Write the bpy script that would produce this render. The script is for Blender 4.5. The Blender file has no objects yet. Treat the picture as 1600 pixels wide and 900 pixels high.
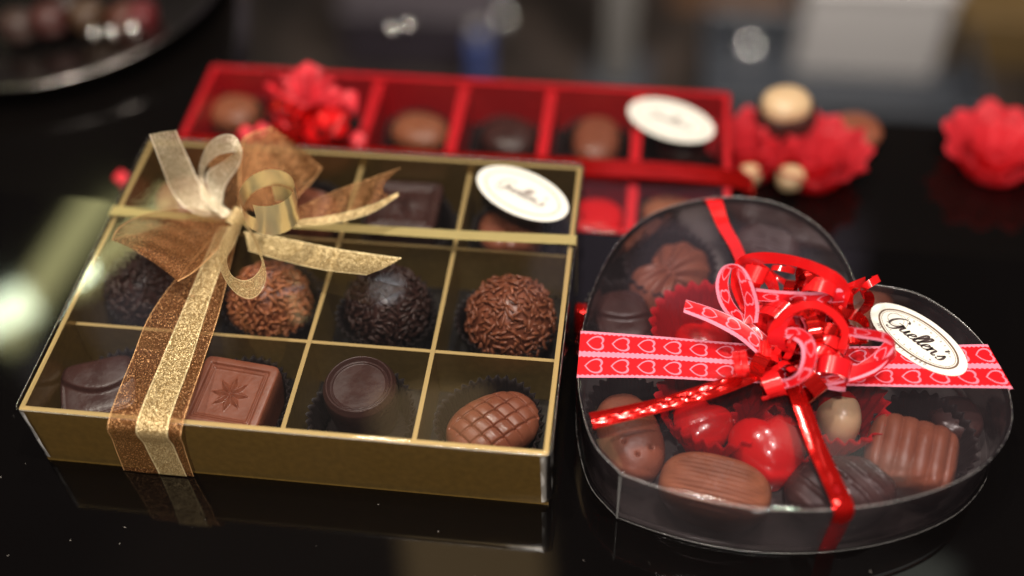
import bpy, math, random
from math import sin, cos, pi, sqrt, exp, radians
from mathutils import Vector, Matrix
random.seed(7)
S = 0.001                                   # all lengths below are millimetres
scn = bpy.context.scene
col = scn.collection
# ------------------------------------------------------------------ camera
RC = [[0.99244452, 0.11958184, -0.02746001],
      [0.07167035, -0.74667391, -0.66131795],
      [-0.09958529, 0.65435331, -0.7496029]]
CC = Vector((178.98385517, -180.41061896, 305.79397092))
FPX = 1789.9376555
cam_d = bpy.data.cameras.new('camera'); cam = bpy.data.objects.new('camera', cam_d); col.objects.link(cam)
xr, yd, zf = [Vector(r) for r in RC]
Mc = Matrix((( xr.x, -yd.x, -zf.x, CC.x * S), (xr.y, -yd.y, -zf.y, CC.y * S), (xr.z, -yd.z, -zf.z, CC.z * S), (0, 0, 0, 1)))
cam.matrix_world = Mc
cam_d.sensor_width = 36; cam_d.lens = 36 * FPX / 1600; cam_d.clip_start = 0.01; cam_d.clip_end = 20
cam_d.dof.use_dof = True; cam_d.dof.focus_distance = 0.354; cam_d.dof.aperture_fstop = 2.6; cam_d.dof.aperture_blades = 0
scn.camera = cam
scn.render.resolution_x, scn.render.resolution_y = 1024, 576
def P(x, y, z=0.0):
    """world point (mm) on the horizontal plane z seen at photo pixel x, y (1600x900)"""
    a, b = (x - 800) / FPX, (y - 450) / FPX
    d = xr * a + yd * b + zf
    return CC + d * ((z - CC.z) / d.z)
# ------------------------------------------------------------------ world, exposure
w = bpy.data.worlds.new('World'); scn.world = w; w.use_nodes = True
nt = w.node_tree; bg = nt.nodes['Background']
tc = nt.nodes.new('ShaderNodeTexCoord'); nz = nt.nodes.new('ShaderNodeTexNoise'); rp = nt.nodes.new('ShaderNodeValToRGB')
nz.inputs['Scale'].default_value = 2.6; nz.inputs['Detail'].default_value = 2
nt.links.new(tc.outputs['Generated'], nz.inputs['Vector']); nt.links.new(nz.outputs['Fac'], rp.inputs['Fac'])
nt.links.new(rp.outputs['Color'], bg.inputs['Color'])
e = rp.color_ramp.elements
e[0].position = .38; e[0].color = (.05, .042, .045, 1); e[1].position = .68; e[1].color = (.55, .42, .32, 1)
m_ = rp.color_ramp.elements.new(.52); m_.color = (.17, .14, .14, 1)
bg.inputs['Strength'].default_value = .20
vs = scn.view_settings; vs.view_transform = 'Standard'; vs.look = 'None'; vs.gamma = 1; vs.exposure = .06
cy = scn.cycles
cy.max_bounces = 14; cy.diffuse_bounces = 3; cy.glossy_bounces = 5; cy.transmission_bounces = 6; cy.transparent_max_bounces = 40
cy.caustics_reflective = False; cy.caustics_refractive = False; cy.sample_clamp_indirect = 3; cy.use_denoising = True
# ------------------------------------------------------------------ overhead spots of the shop, then added unseen lamps
def lamp(name, loc, target, power, size, color):
    d = bpy.data.lights.new(name, 'AREA'); d.shape = 'DISK'; d.size = size * S; d.energy = power; d.color = color
    o = bpy.data.objects.new(name, d); col.objects.link(o)
    L = Vector(loc) * S; o.location = L
    o.rotation_euler = (Vector(target) * S - L).to_track_quat('-Z', 'Y').to_euler()
lamp('ceiling_spot_or_fill', (-120, 150, 1150), (120, 60, 0), 5.6, 70, (1, .91, .78))
lamp('ceiling_spot_or_fill', (420, -60, 1150), (200, 60, 0), 5.0, 60, (1, .91, .80))
lamp('ceiling_spot_or_fill', (150, -380, 1000), (170, 60, 0), 3.6, 70, (1, .92, .82))
lamp('ceiling_spot_or_fill', (250, 420, 1400), (200, 120, 0), 3.6, 120, (1, .91, .80))
lamp('ceiling_spot_or_fill', (90, -760, 400), (120, 0, 10), 3.6, 110, (1, .91, .80))  # added unseen fill lamp, low in front, to brighten the box fronts
lamp('ceiling_spot_or_fill', (330, -640, 720), (240, 20, 10), 4.0, 60, (1, .93, .84))  # added unseen lamp in front, for glints on the heart box wall
lamp('ceiling_spot_or_fill', (330, 640, 110), (330, 1250, -520), 6, 160, (1, .94, .88))  # added low lamp, out of view, brightening the far carton
lamp('ceiling_spot_or_fill', (-250, 900, 150), (-150, 950, -560), 1.2, 200, (1, .92, .84))  # added low fill, out of view, for the far left background
def mirror_glare(px_, py_, zs, dist, w_, h_, power, color):
    """unseen panel added so the counter or a lid mirrors its glow towards the eye"""
    p = P(px_, py_, zs); d = (p - CC).normalized(); d.z = -d.z; L = p + d * dist
    l = bpy.data.lights.new('glare_panel', 'AREA'); l.shape = 'RECTANGLE'; l.size = w_ * S; l.size_y = h_ * S; l.energy = power; l.color = color
    o = bpy.data.objects.new('glare_panel', l); col.objects.link(o); o.location = L * S; o.rotation_euler = (-d).to_track_quat('-Z', 'Y').to_euler(); return o
o = mirror_glare(95, 400, 0, 900, 230, 34, .13, (1, .95, .42)); o.rotation_euler.rotate_axis('Z', radians(34))
mirror_glare(6, 486, 0, 900, 60, 36, .16, (.85, 1, .72))
mirror_glare(608, 445, 28.6, 900, 26, 26, .016, (.9, .95, 1))
mirror_glare(405, 428, 28.6, 900, 50, 40, .012, (.9, .95, 1))
mirror_glare(1120, 345, 25, 900, 330, 190, .07, (.9, .72, .9))
mirror_glare(160, 560, 28.6, 900, 150, 150, .022, (.9, .8, .85))
mirror_glare(740, 850, 0, 900, 150, 120, .06, (1, .66, .30))
mirror_glare(1330, 865, 0, 900, 200, 60, .03, (.9, .95, .8))
# ------------------------------------------------------------------ material helpers
def mat(name, base=(.5, .5, .5), rough=.5, metal=0, spec=.5, coat=0, coat_rough=.05, bump=0, bscale=200, noise=0, nscale=60, sss=0, trans=0, sheen=0):
    m = bpy.data.materials.new(name); m.use_nodes = True; t = m.node_tree; b = t.nodes['Principled BSDF']
    b.inputs['Base Color'].default_value = (*base, 1); b.inputs['Roughness'].default_value = rough
    b.inputs['Metallic'].default_value = metal; b.inputs['Specular IOR Level'].default_value = spec
    b.inputs['Coat Weight'].default_value = coat; b.inputs['Coat Roughness'].default_value = coat_rough
    if sss:
        b.inputs['Subsurface Weight'].default_value = sss; b.inputs['Subsurface Radius'].default_value = (1, .4, .2); b.inputs['Subsurface Scale'].default_value = .002
    if trans: b.inputs['Transmission Weight'].default_value = trans
    c = t.nodes.new('ShaderNodeTexCoord')
    if bump:
        n = t.nodes.new('ShaderNodeTexNoise'); n.inputs['Scale'].default_value = bscale; n.inputs['Detail'].default_value = 4
        u = t.nodes.new('ShaderNodeBump'); u.inputs['Strength'].default_value = bump; u.inputs['Distance'].default_value = .001
        t.links.new(c.outputs['Object'], n.inputs['Vector']); t.links.new(n.outputs['Fac'], u.inputs['Height']); t.links.new(u.outputs['Normal'], b.inputs['Normal'])
    if noise and name.endswith('chocolate') or name == 'milk_chocolate_warm':
        q = t.nodes.new('ShaderNodeTexNoise'); q.inputs['Scale'].default_value = 95; q.inputs['Detail'].default_value = 6
        g = t.nodes.new('ShaderNodeMapRange'); g.inputs[1].default_value = .35; g.inputs[2].default_value = .65; g.inputs[3].default_value = rough - .1; g.inputs[4].default_value = rough + .2
        t.links.new(c.outputs['Object'], q.inputs['Vector']); t.links.new(q.outputs['Fac'], g.inputs[0]); t.links.new(g.outputs[0], b.inputs['Roughness'])
    if noise:
        n = t.nodes.new('ShaderNodeTexNoise'); n.inputs['Scale'].default_value = nscale; n.inputs['Detail'].default_value = 5
        r = t.nodes.new('ShaderNodeValToRGB'); e = r.color_ramp.elements
        e[0].position = .3; e[1].position = .7
        e[0].color = (*[v * (1 - noise) for v in base], 1); e[1].color = (*[min(1, v * (1 + noise)) for v in base], 1)
        t.links.new(c.outputs['Object'], n.inputs['Vector']); t.links.new(n.outputs['Fac'], r.inputs['Fac']); t.links.new(r.outputs['Color'], b.inputs['Base Color'])
    return m

def film(name, tint=(1, 1, 1), haze=.02, hazecol=(.6, .58, .62), ior=1.6, rough=.04, bump=.12, bscale=25):
    """thin clear plastic: transparent + fresnel gloss + a little scatter"""
    m = bpy.data.materials.new(name); m.use_nodes = True; t = m.node_tree; t.nodes.clear(); N = t.nodes.new; L = t.links.new
    out = N('ShaderNodeOutputMaterial'); tr = N('ShaderNodeBsdfTransparent'); tr.inputs[0].default_value = (*tint, 1)
    gl = N('ShaderNodeBsdfGlossy'); gl.inputs['Roughness'].default_value = rough
    df = N('ShaderNodeBsdfDiffuse'); df.inputs[0].default_value = (*hazecol, 1)
    fr = N('ShaderNodeFresnel'); fr.inputs[0].default_value = ior
    c = N('ShaderNodeTexCoord'); n = N('ShaderNodeTexNoise'); n.inputs['Scale'].default_value = bscale; u = N('ShaderNodeBump')
    u.inputs['Strength'].default_value = bump; u.inputs['Distance'].default_value = .002
    L(c.outputs['Object'], n.inputs['Vector']); L(n.outputs['Fac'], u.inputs['Height']); L(u.outputs['Normal'], gl.inputs['Normal']); L(u.outputs['Normal'], fr.inputs['Normal'])
    # dust and smears: the haze varies softly over the sheet
    n2 = N('ShaderNodeTexNoise'); n2.inputs['Scale'].default_value = 35; n2.inputs['Detail'].default_value = 6
    mm = N('ShaderNodeMath'); mm.operation = 'MULTIPLY'; mm.inputs[1].default_value = haze * 2
    L(c.outputs['Object'], n2.inputs['Vector']); L(n2.outputs['Fac'], mm.inputs[0])
    m1 = N('ShaderNodeMixShader'); m2 = N('ShaderNodeMixShader')
    L(mm.outputs[0], m1.inputs[0]); L(tr.outputs[0], m1.inputs[1]); L(df.outputs[0], m1.inputs[2])
    L(fr.outputs[0], m2.inputs[0]); L(m1.outputs[0], m2.inputs[1]); L(gl.outputs[0], m2.inputs[2]); L(m2.outputs[0], out.inputs[0])
    return m

def organza(name, colr, opac, edge, edgecol, glit=.3, weave=1.0):
    """sheer metallic-thread ribbon; UV u = length in mm, v = 0..1 across"""
    m = bpy.data.materials.new(name); m.use_nodes = True; t = m.node_tree; t.nodes.clear(); N = t.nodes.new; L = t.links.new
    out = N('ShaderNodeOutputMaterial'); tr = N('ShaderNodeBsdfTransparent')
    pr = N('ShaderNodeBsdfPrincipled'); pr.inputs['Metallic'].default_value = .55; pr.inputs['Roughness'].default_value = .38
    uv = N('ShaderNodeUVMap'); sp = N('ShaderNodeSeparateXYZ'); L(uv.outputs[0], sp.inputs[0])
    def M(op, a, b=None, c=None):
        k = N('ShaderNodeMath'); k.operation = op
        for i, v in enumerate((a, b, c)):
            if v is None: continue
            if isinstance(v, (int, float)): k.inputs[i].default_value = v
            else: L(v, k.inputs[i])
        return k.outputs[0]
    dv = M('ABSOLUTE', M('SUBTRACT', sp.outputs[1], .5))
    ed = M('GREATER_THAN', dv, .5 - edge)
    c = N('ShaderNodeTexCoord')
    vo = N('ShaderNodeTexVoronoi'); vo.inputs['Scale'].default_value = 4800; L(c.outputs['Object'], vo.inputs['Vector'])
    sc = N('ShaderNodeSeparateColor'); L(vo.outputs['Color'], sc.inputs[0])
    gl = M('GREATER_THAN', sc.outputs[0], 1 - glit)
    nz = N('ShaderNodeTexNoise'); nz.inputs['Scale'].default_value = 90; nz.inputs['Detail'].default_value = 3; L(c.outputs['Object'], nz.inputs['Vector'])
    wv = M('MULTIPLY', M('SINE', M('MULTIPLY', sp.outputs[0], 9.0)), .12 * weave)
    a = M('ADD', M('ADD', opac - .12, M('MULTIPLY', nz.outputs['Fac'], .24)), wv)
    a = M('MAXIMUM', a, M('MULTIPLY', ed, .95)); a = M('MAXIMUM', a, M('MULTIPLY', gl, min(1, opac + .3)))
    mx = N('ShaderNodeMix'); mx.data_type = 'RGBA'; mx.inputs[6].default_value = (*colr, 1); mx.inputs[7].default_value = (*edgecol, 1)
    L(M('MAXIMUM', ed, M('MULTIPLY', gl, .8)), mx.inputs[0]); L(mx.outputs[2], pr.inputs['Base Color'])
    # each thread flake tilts its own way, so it glitters
    vm = N('ShaderNodeVectorMath'); vm.operation = 'SUBTRACT'; vm.inputs[1].default_value = (.5, .5, .5); L(vo.outputs['Color'], vm.inputs[0])
    vk = N('ShaderNodeVectorMath'); vk.operation = 'SCALE'; vk.inputs['Scale'].default_value = .68; L(vm.outputs[0], vk.inputs[0])
    ge = N('ShaderNodeNewGeometry'); va = N('ShaderNodeVectorMath'); va.operation = 'ADD'; L(ge.outputs['Normal'], va.inputs[0]); L(vk.outputs[0], va.inputs[1])
    vn = N('ShaderNodeVectorMath'); vn.operation = 'NORMALIZE'; L(va.outputs[0], vn.inputs[0]); L(vn.outputs[0], pr.inputs['Normal'])
    ms = N('ShaderNodeMixShader'); L(a, ms.inputs[0]); L(tr.outputs[0], ms.inputs[1])
    tl = N('ShaderNodeBsdfTranslucent'); tl.inputs[0].default_value = (*colr, 1); m3 = N('ShaderNodeMixShader'); m3.inputs[0].default_value = .25
    L(pr.outputs[0], m3.inputs[1]); L(tl.outputs[0], m3.inputs[2]); L(m3.outputs[0], ms.inputs[2]); L(ms.outputs[0], out.inputs[0])
    return m

def heart_ribbon(name, rows, pitch=8.2, width=18.0):
    """printed ribbon: UV u = mm along, v = 0..1 across; rows = number of heart rows"""
    m = bpy.data.materials.new(name); m.use_nodes = True; t = m.node_tree; N = t.nodes.new; L = t.links.new
    pr = t.nodes['Principled BSDF']; pr.inputs['Roughness'].default_value = .28; pr.inputs['Coat Weight'].default_value = .3
    uv = N('ShaderNodeUVMap'); sp = N('ShaderNodeSeparateXYZ'); L(uv.outputs[0], sp.inputs[0])
    def M(op, a, b=None, c=None):
        k = N('ShaderNodeMath'); k.operation = op
        for i, v in enumerate((a, b, c)):
            if v is None: continue
            if isinstance(v, (int, float)): k.inputs[i].default_value = v
            else: L(v, k.inputs[i])
        return k.outputs[0]
    V = sp.outputs[1]; U = sp.outputs[0]
    wob = M('MULTIPLY', M('SINE', M('MULTIPLY', U, 4.2)), .010)
    # distance to nearest pink stripe centre
    k = rows
    sv = M('MULTIPLY', V, k); fr = M('FRACT', sv)
    dst = M('MINIMUM', fr, M('SUBTRACT', 1, fr))
    dst = M('ADD', dst, M('MULTIPLY', wob, k))
    if rows > 1: pink = M('LESS_THAN', dst, .115)
    else: pink = M('MAXIMUM', M('LESS_THAN', M('ADD', V, wob), .26), M('GREATER_THAN', V, .965))
    hx = M('SUBTRACT', M('FRACT', M('DIVIDE', U, pitch)), .5)          # along: tip towards -u
    hy = M('SUBTRACT', fr, .5 if rows > 1 else .62)
    cell = width / rows
    X = M('MULTIPLY', hy, cell / (cell * .285)); Y = M('MULTIPLY', M('ADD', hx, .02), pitch / (cell * .285))
    def heart(s):
        x = M('DIVIDE', X, s); y = M('DIVIDE', M('ADD', Y, .0), s)
        x2 = M('MULTIPLY', x, x); y2 = M('MULTIPLY', y, y)
        q = M('SUBTRACT', M('ADD', x2, y2), 1); q3 = M('MULTIPLY', q, M('MULTIPLY', q, q))
        return M('SUBTRACT', q3, M('MULTIPLY', x2, M('MULTIPLY', y2, y)))
    ho = M('LESS_THAN', heart(1.0), 0); hi = M('LESS_THAN', heart(.78), 0)
    line = M('SUBTRACT', ho, hi); line = M('MAXIMUM', line, 0)
    f = M('MAXIMUM', pink, M('MULTIPLY', line, .85))
    if rows == 1:
        ge = N('ShaderNodeNewGeometry'); f = M('MULTIPLY', f, M('SUBTRACT', 1, M('MULTIPLY', ge.outputs['Backfacing'], 1)))
    mx = N('ShaderNodeMix'); mx.data_type = 'RGBA'; mx.inputs[6].default_value = (.66, .008, .014, 1); mx.inputs[7].default_value = (.80, .25, .35, 1)
    L(f, mx.inputs[0]); L(mx.outputs[2], pr.inputs['Base Color'])
    return m
# ------------------------------------------------------------------ mesh helpers
class MB:
    def __init__(s): s.v = []; s.f = []; s.uv = []; s.mi = []; s.has_uv = False
    def add(s, verts, faces, uvs=None, mi=0):
        o = len(s.v); s.v += [Vector(p) for p in verts]
        for f in faces:
            s.f.append([i + o for i in f]); s.mi.append(mi); s.uv.append([uvs[i] for i in f] if uvs else None)
        if uvs: s.has_uv = True
        return s
    def box(s, x0, x1, y0, y1, z0, z1, mi=0):
        v = [(x, y, z) for z in (z0, z1) for y in (y0, y1) for x in (x0, x1)]
        return s.add(v, [(0, 2, 3, 1), (4, 5, 7, 6), (0, 1, 5, 4), (2, 6, 7, 3), (0, 4, 6, 2), (1, 3, 7, 5)], mi=mi)
    def grid(s, rows, closed_u=False, closed_v=False, uvs=None, mi=0):
        n, m = len(rows), len(rows[0]); vs = [p for r in rows for p in r]; F = []
        for i in range(n if closed_u else n - 1):
            for j in range(m if closed_v else m - 1):
                F.append((i * m + j, i * m + (j + 1) % m, ((i + 1) % n) * m + (j + 1) % m, ((i + 1) % n) * m + j))
        return s.add(vs, F, [p for r in uvs for p in r] if uvs else None, mi)
    def fan(s, ring, mi=0, flip=False):
        c = Vector((0, 0, 0))
        for p in ring: c += Vector(p)
        c /= len(ring); n = len(ring)
        return s.add([c] + list(ring), [((0, i + 1, (i + 1) % n + 1) if not flip else (0, (i + 1) % n + 1, i + 1)) for i in range(n)], mi=mi)
    def build(s, name, mats, parent=None, loc=(0, 0, 0), smooth=True, angle=None, bevel=0, rot=None, solid=0):
        me = bpy.data.meshes.new(name); L = Vector(loc)
        base = L if parent is None else Vector((0, 0, 0))
        me.from_pydata([(p - base) * S for p in s.v], [], s.f)
        for m in (mats if isinstance(mats, (list, tuple)) else [mats]): me.materials.append(m)
        for i, p in enumerate(me.polygons): p.material_index = s.mi[i]; p.use_smooth = smooth
        if s.has_uv:
            ul = me.uv_layers.new(name='UVMap'); k = 0
            for f, u in zip(s.f, s.uv):
                for j in range(len(f)):
                    ul.data[k].uv = u[j] if u else (0, 0); k += 1
        me.update()
        o = bpy.data.objects.new(name, me); col.objects.link(o)
        if parent is not None: o.parent = parent
        else: o.location = L * S
        if angle is not None: me.set_sharp_from_angle(angle=radians(angle))
        if bevel:
            b = o.modifiers.new('b', 'BEVEL'); b.width = bevel * S; b.segments = 3; b.limit_method = 'ANGLE'; b.angle_limit = radians(40); b.harden_normals = False
        if solid:
            d = o.modifiers.new('s', 'SOLIDIFY'); d.thickness = solid * S; d.offset = 0
        return o
def tag(o, label=None, cat=None, group=None, kind=None):
    if label: o['label'] = label
    if cat: o['category'] = cat
    if group: o['group'] = group
    if kind: o['kind'] = kind
    return o
def empty(name, loc, rz=0, label=None, cat=None, group=None):
    o = bpy.data.objects.new(name, None); col.objects.link(o); o.location = Vector(loc) * S; o.rotation_euler = (0, 0, rz); o.empty_display_size = .01
    return tag(o, label, cat, group)
class Loc:
    """collector whose input is in world mm and whose output is local to an unrotated empty"""
    def __init__(s, root): s.o = Vector(root.location) / S
def shift(mb, root):
    o = Vector(root.location) / S
    mb.v = [p - o for p in mb.v]; return mb
def cr(pts, n):
    """Catmull-Rom resample of a list of Vectors"""
    P_ = [Vector(p) for p in pts]; out = []
    if len(P_) == 2: return [P_[0].lerp(P_[1], i / n) for i in range(n + 1)]
    E = [P_[0] * 2 - P_[1]] + P_ + [P_[-1] * 2 - P_[-2]]
    for i in range(len(P_) - 1):
        a, b, c, d = E[i:i + 4]
        for k in range(n):
            t = k / n
            out.append(.5 * ((2 * b) + (c - a) * t + (2 * a - 5 * b + 4 * c - d) * t * t + (3 * b - a - 3 * c + d) * t ** 3))
    out.append(P_[-1]); return out
def crc(pts, n):
    m = len(pts); P_ = [Vector(p) for p in pts]; out = []
    for i in range(m):
        a, b, c, d = P_[i - 1], P_[i], P_[(i + 1) % m], P_[(i + 2) % m]
        for k in range(n):
            t = k / n; out.append(.5 * ((2 * b) + (c - a) * t + (2 * a - 5 * b + 4 * c - d) * t * t + (3 * b - a - 3 * c + d) * t ** 3))
    return out
def strip(A, B, n=8, cross=6, sag=0.0, mb=None, crease=0.0, u0=0, mi=0, notch=0):
    """ribbon between two edge curves given as (px, py, z) photo pixels on real heights"""
    mb = mb or MB()
    a = cr([p if isinstance(p, Vector) else P(*p) for p in A], n); b = cr([p if isinstance(p, Vector) else P(*p) for p in B], n)
    rows, uvs, u = [], [], u0
    for i in range(len(a)):
        if i: u += (((a[i] + b[i]) - (a[i - 1] + b[i - 1])) / 2).length
        r, q = [], []
        T = (a[min(i + 1, len(a) - 1)] - a[max(i - 1, 0)]); N = T.cross(b[i] - a[i]);
        N = N.normalized() if N.length > 1e-6 else Vector((0, 0, 1))
        wd = (b[i] - a[i]).length
        for j in range(cross + 1):
            t = j / cross
            p = a[i].lerp(b[i], t) + N * (sag * wd * sin(pi * t) + crease * sin(u * .9 + t * 7) * sin(pi * t))
            r.append(p); q.append((u, t))
        rows.append(r); uvs.append(q)
    if notch:
        k = max(1, int(n * notch)); m_ = len(rows)
        for i in range(m_ - k, m_):
            f = (i - (m_ - k) + 1) / k; base = rows[m_ - k - 1]; T = None
            for j in range(cross + 1):
                c = 1 - abs(2 * j / cross - 1); rows[i][j] = rows[i][j].lerp(base[j], c * f)
    return mb.grid(rows, uvs=uvs, mi=mi)
def tube(mb, pts, r, n=8, mi=0):
    rows = []
    for i, p in enumerate(pts):
        T = (pts[min(i + 1, len(pts) - 1)] - pts[max(i - 1, 0)]).normalized()
        X = T.cross(Vector((0, 0, 1))); X = X.normalized() if X.length > .01 else Vector((1, 0, 0)); Y = T.cross(X)
        rows.append([p + X * r * cos(2 * pi * k / n) + Y * r * sin(2 * pi * k / n) for k in range(n)])
    return mb.grid(rows, closed_v=True, mi=mi)
def pathstrip(pts, widths, wdir, n=8, cross=4, mb=None, mi=0, sag=0):
    """ribbon along 3D points (mm) with a width direction per point"""
    mb = mb or MB(); c = cr(pts, n); W = cr([Vector(d).normalized() for d in wdir], n)
    rows, uvs, u = [], [], 0
    for i, p in enumerate(c):
        if i: u += (p - c[i - 1]).length
        wd = widths if isinstance(widths, (int, float)) else widths[0] + (widths[1] - widths[0]) * i / (len(c) - 1)
        d = W[i].normalized(); T = (c[min(i + 1, len(c) - 1)] - c[max(i - 1, 0)]).normalized(); N = T.cross(d)
        rows.append([p + d * wd * (j / cross - .5) + N * sag * sin(pi * j / cross) for j in range(cross + 1)]); uvs.append([(u, j / cross) for j in range(cross + 1)])
    return mb.grid(rows, uvs=uvs, mi=mi)
def rrect(x0, x1, y0, y1, r, z, n=6):
    out = []
    for cx, cy_, a0 in ((x1 - r, y1 - r, 0), (x0 + r, y1 - r, 90), (x0 + r, y0 + r, 180), (x1 - r, y0 + r, 270)):
        for k in range(n + 1):
            a = radians(a0 + 90 * k / n); out.append(Vector((cx + r * cos(a), cy_ + r * sin(a), z)))
    return out
def offset_loop(loop, d):
    """inset (d>0) of a closed counter-clockwise xy loop"""
    n = len(loop); out = []
    for i in range(n):
        t = loop[(i + 1) % n] - loop[i - 1]; t.z = 0; t.normalize()
        out.append(loop[i] + Vector((-t.y, t.x, 0)) * d)
    return out
def lid_shell(loop, ztop, zbot, r=1.0, mb=None):
    """open-bottomed clear cover over a closed loop, with a rounded top edge"""
    mb = mb or MB(); rows = []
    rows.append([Vector((p.x, p.y, zbot)) for p in loop])
    for t in (.25, .5, .75): rows.append([Vector((p.x, p.y, zbot + (ztop - r - zbot) * t)) for p in loop])
    for k in range(6):
        a = pi / 2 * k / 5
        rows.append([Vector((p.x, p.y, ztop - r + r * sin(a))) for p in offset_loop(loop, r * (1 - cos(a)))])
    mb.grid(rows, closed_v=True)
    n = len(loop); o = len(mb.v) - n
    mb.f.append(list(range(o, o + n))); mb.mi.append(0); mb.uv.append(None)
    return mb
# ------------------------------------------------------------------ materials
M_top = mat('counter_gloss', (.0022, .0018, .0018), .05, spec=.5, bump=.012, bscale=9)
M_low = mat('counter_low', (.0035, .0028, .0026), .09, spec=.5, bump=.02, bscale=12)
M_floor = mat('floor_dark', (.020, .014, .011), .5, noise=.9, nscale=9)
M_film = film('clear_film', haze=.004)
M_filmh = film('clear_film_heart', haze=.02, hazecol=(.5, .40, .46), tint=(.93, .9, .94))
M_filmr = film('clear_film_red', haze=.003)
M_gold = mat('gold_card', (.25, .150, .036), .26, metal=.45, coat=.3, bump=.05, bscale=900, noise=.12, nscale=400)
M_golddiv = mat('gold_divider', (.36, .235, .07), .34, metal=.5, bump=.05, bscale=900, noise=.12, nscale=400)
M_goldedge = mat('gold_rim', (.72, .52, .22), .32, metal=.5)
M_hbase = mat('dark_plastic', (.12, .105, .10), .24, spec=.8, bump=.35, bscale=70, noise=.5, nscale=55, coat=.4)
M_shade_film = film('shade_film', tint=(.17, .15, .15), haze=.06, hazecol=(.75, .7, .68), rough=.14, bump=.6, bscale=55, ior=1.7)  # dark film carrying shade in its tint and grey gleam in its haze
M_fold_streak = film('film_fold_streak', haze=.42, hazecol=(.9, .88, .86), rough=.2, bump=.22, bscale=70)  # folded lid corners; the pale haze paints their bright light streaks
M_red = mat('red_card', (.68, .010, .018), .42, coat=.15, noise=.1, nscale=300)
M_black = mat('black_card', (.012, .011, .012), .35)
M_milk = mat('milk_chocolate', (.235, .072, .038), .36, spec=.45, bump=.10, bscale=700, noise=.12, nscale=180, sss=.08)
M_milk2 = mat('milk_chocolate_warm', (.30, .105, .050), .34, spec=.5, bump=.08, bscale=700, noise=.15, nscale=150, sss=.08)
M_dark = mat('dark_chocolate', (.050, .020, .017), .32, spec=.5, bump=.08, bscale=700, noise=.15, nscale=150)
M_darks = mat('dark_sprinkle', (.045, .020, .016), .4, spec=.45)
M_milks = mat('milk_sprinkle', (.23, .072, .034), .38, spec=.45)
M_oranges = mat('orange_sprinkle', (.46, .16, .065), .38, spec=.45)
M_redc = mat('red_glaze', (.66, .006, .008), .22, coat=.4, sss=.05, bump=.35, bscale=160)
M_cream = mat('cream_glaze', (.62, .43, .25), .3, sss=.1)
M_cupd = mat('dark_paper_cup', (.016, .011, .011), .5, spec=.3)
M_cupr = mat('red_paper_cup', (.72, .012, .025), .5, spec=.3)
# the red cup paper lets some light through
_t = M_cupr.node_tree; _o = [n for n in _t.nodes if n.type == 'OUTPUT_MATERIAL'][0]; _b = _t.nodes['Principled BSDF']
_tl = _t.nodes.new('ShaderNodeBsdfTranslucent'); _tl.inputs[0].default_value = (.85, .02, .03, 1); _mx = _t.nodes.new('ShaderNodeMixShader'); _mx.inputs[0].default_value = .5
_t.links.new(_b.outputs[0], _mx.inputs[1]); _t.links.new(_tl.outputs[0], _mx.inputs[2]); _t.links.new(_mx.outputs[0], _o.inputs[0])
M_white = mat('sticker_white', (.82, .79, .72), .4, coat=.2)
M_ink = mat('sticker_ink', (.05, .03, .03), .5)
M_inkg = mat('sticker_ink_grey', (.30, .25, .23), .5)
M_ring = mat('sticker_ring', (.14, .08, .05), .5)
M_ringg = mat('sticker_gold_ring', (.34, .22, .10), .4, metal=.3)
M_orgG = organza('organza_gold', (.62, .42, .17), .58, .05, (1, .80, .44), .32)
M_orgP = organza('organza_pale', (.66, .54, .34), .58, .06, (1, .88, .66), .30)
M_orgB = organza('organza_brown', (.34, .13, .04), .42, .012, (.90, .50, .22), .09, weave=.5)
M_cord = mat('gold_cord', (.60, .48, .20), .34, metal=.6, bump=.25, bscale=1200)
M_foil = mat('gold_foil', (.95, .82, .46), .30, metal=.7, coat=.8, bump=.05, bscale=80)
M_rfoil = mat('red_foil', (.75, .012, .010), .14, metal=.75, coat=.4, bump=.10, bscale=140)
M_rrib = mat('red_ribbon', (.74, .010, .012), .2, coat=.6)
M_prib = mat('pink_red_ribbon', (.80, .10, .15), .25, coat=.5)
M_hr2 = heart_ribbon('ribbon_hearts_wide', 2, 8.0, 18.0)
M_hr1 = heart_ribbon('ribbon_hearts_narrow', 1, 8.0, 8.0)
M_silver = mat('silver', (.22, .20, .19), .22, metal=1, bump=.03, bscale=40)
M_glint_ball = mat('silver_glint_ball', (.95, .93, .9), .22, metal=1)
# ------------------------------------------------------------------ the setting
def struct(name, mb, m, loc=(0, 0, 0), **k): return tag(mb.build(name, m, loc=loc, smooth=False, **k), kind='structure')
struct('counter_top', MB().box(-420, 620, -420, 117, -27.7, 0), M_top, bevel=.6)
lg = [(-600, -420), (760, -420), (760, 226), (-10, 222), (-60, 420), (-600, 420)]
struct('counter_ledge', MB().add([(x, y, z) for z in (-60, -28) for x, y in lg], [tuple(range(5, -1, -1)), tuple(range(6, 12))] + [(i, (i + 1) % 6, (i + 1) % 6 + 6, i + 6) for i in range(6)]), M_low, bevel=2)
struct('floor', MB().add([(-3000, -3000, -560), (4000, -3000, -560), (4000, 5000, -560), (-3000, 5000, -560)], [(0, 1, 2, 3)]), M_floor)
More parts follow.
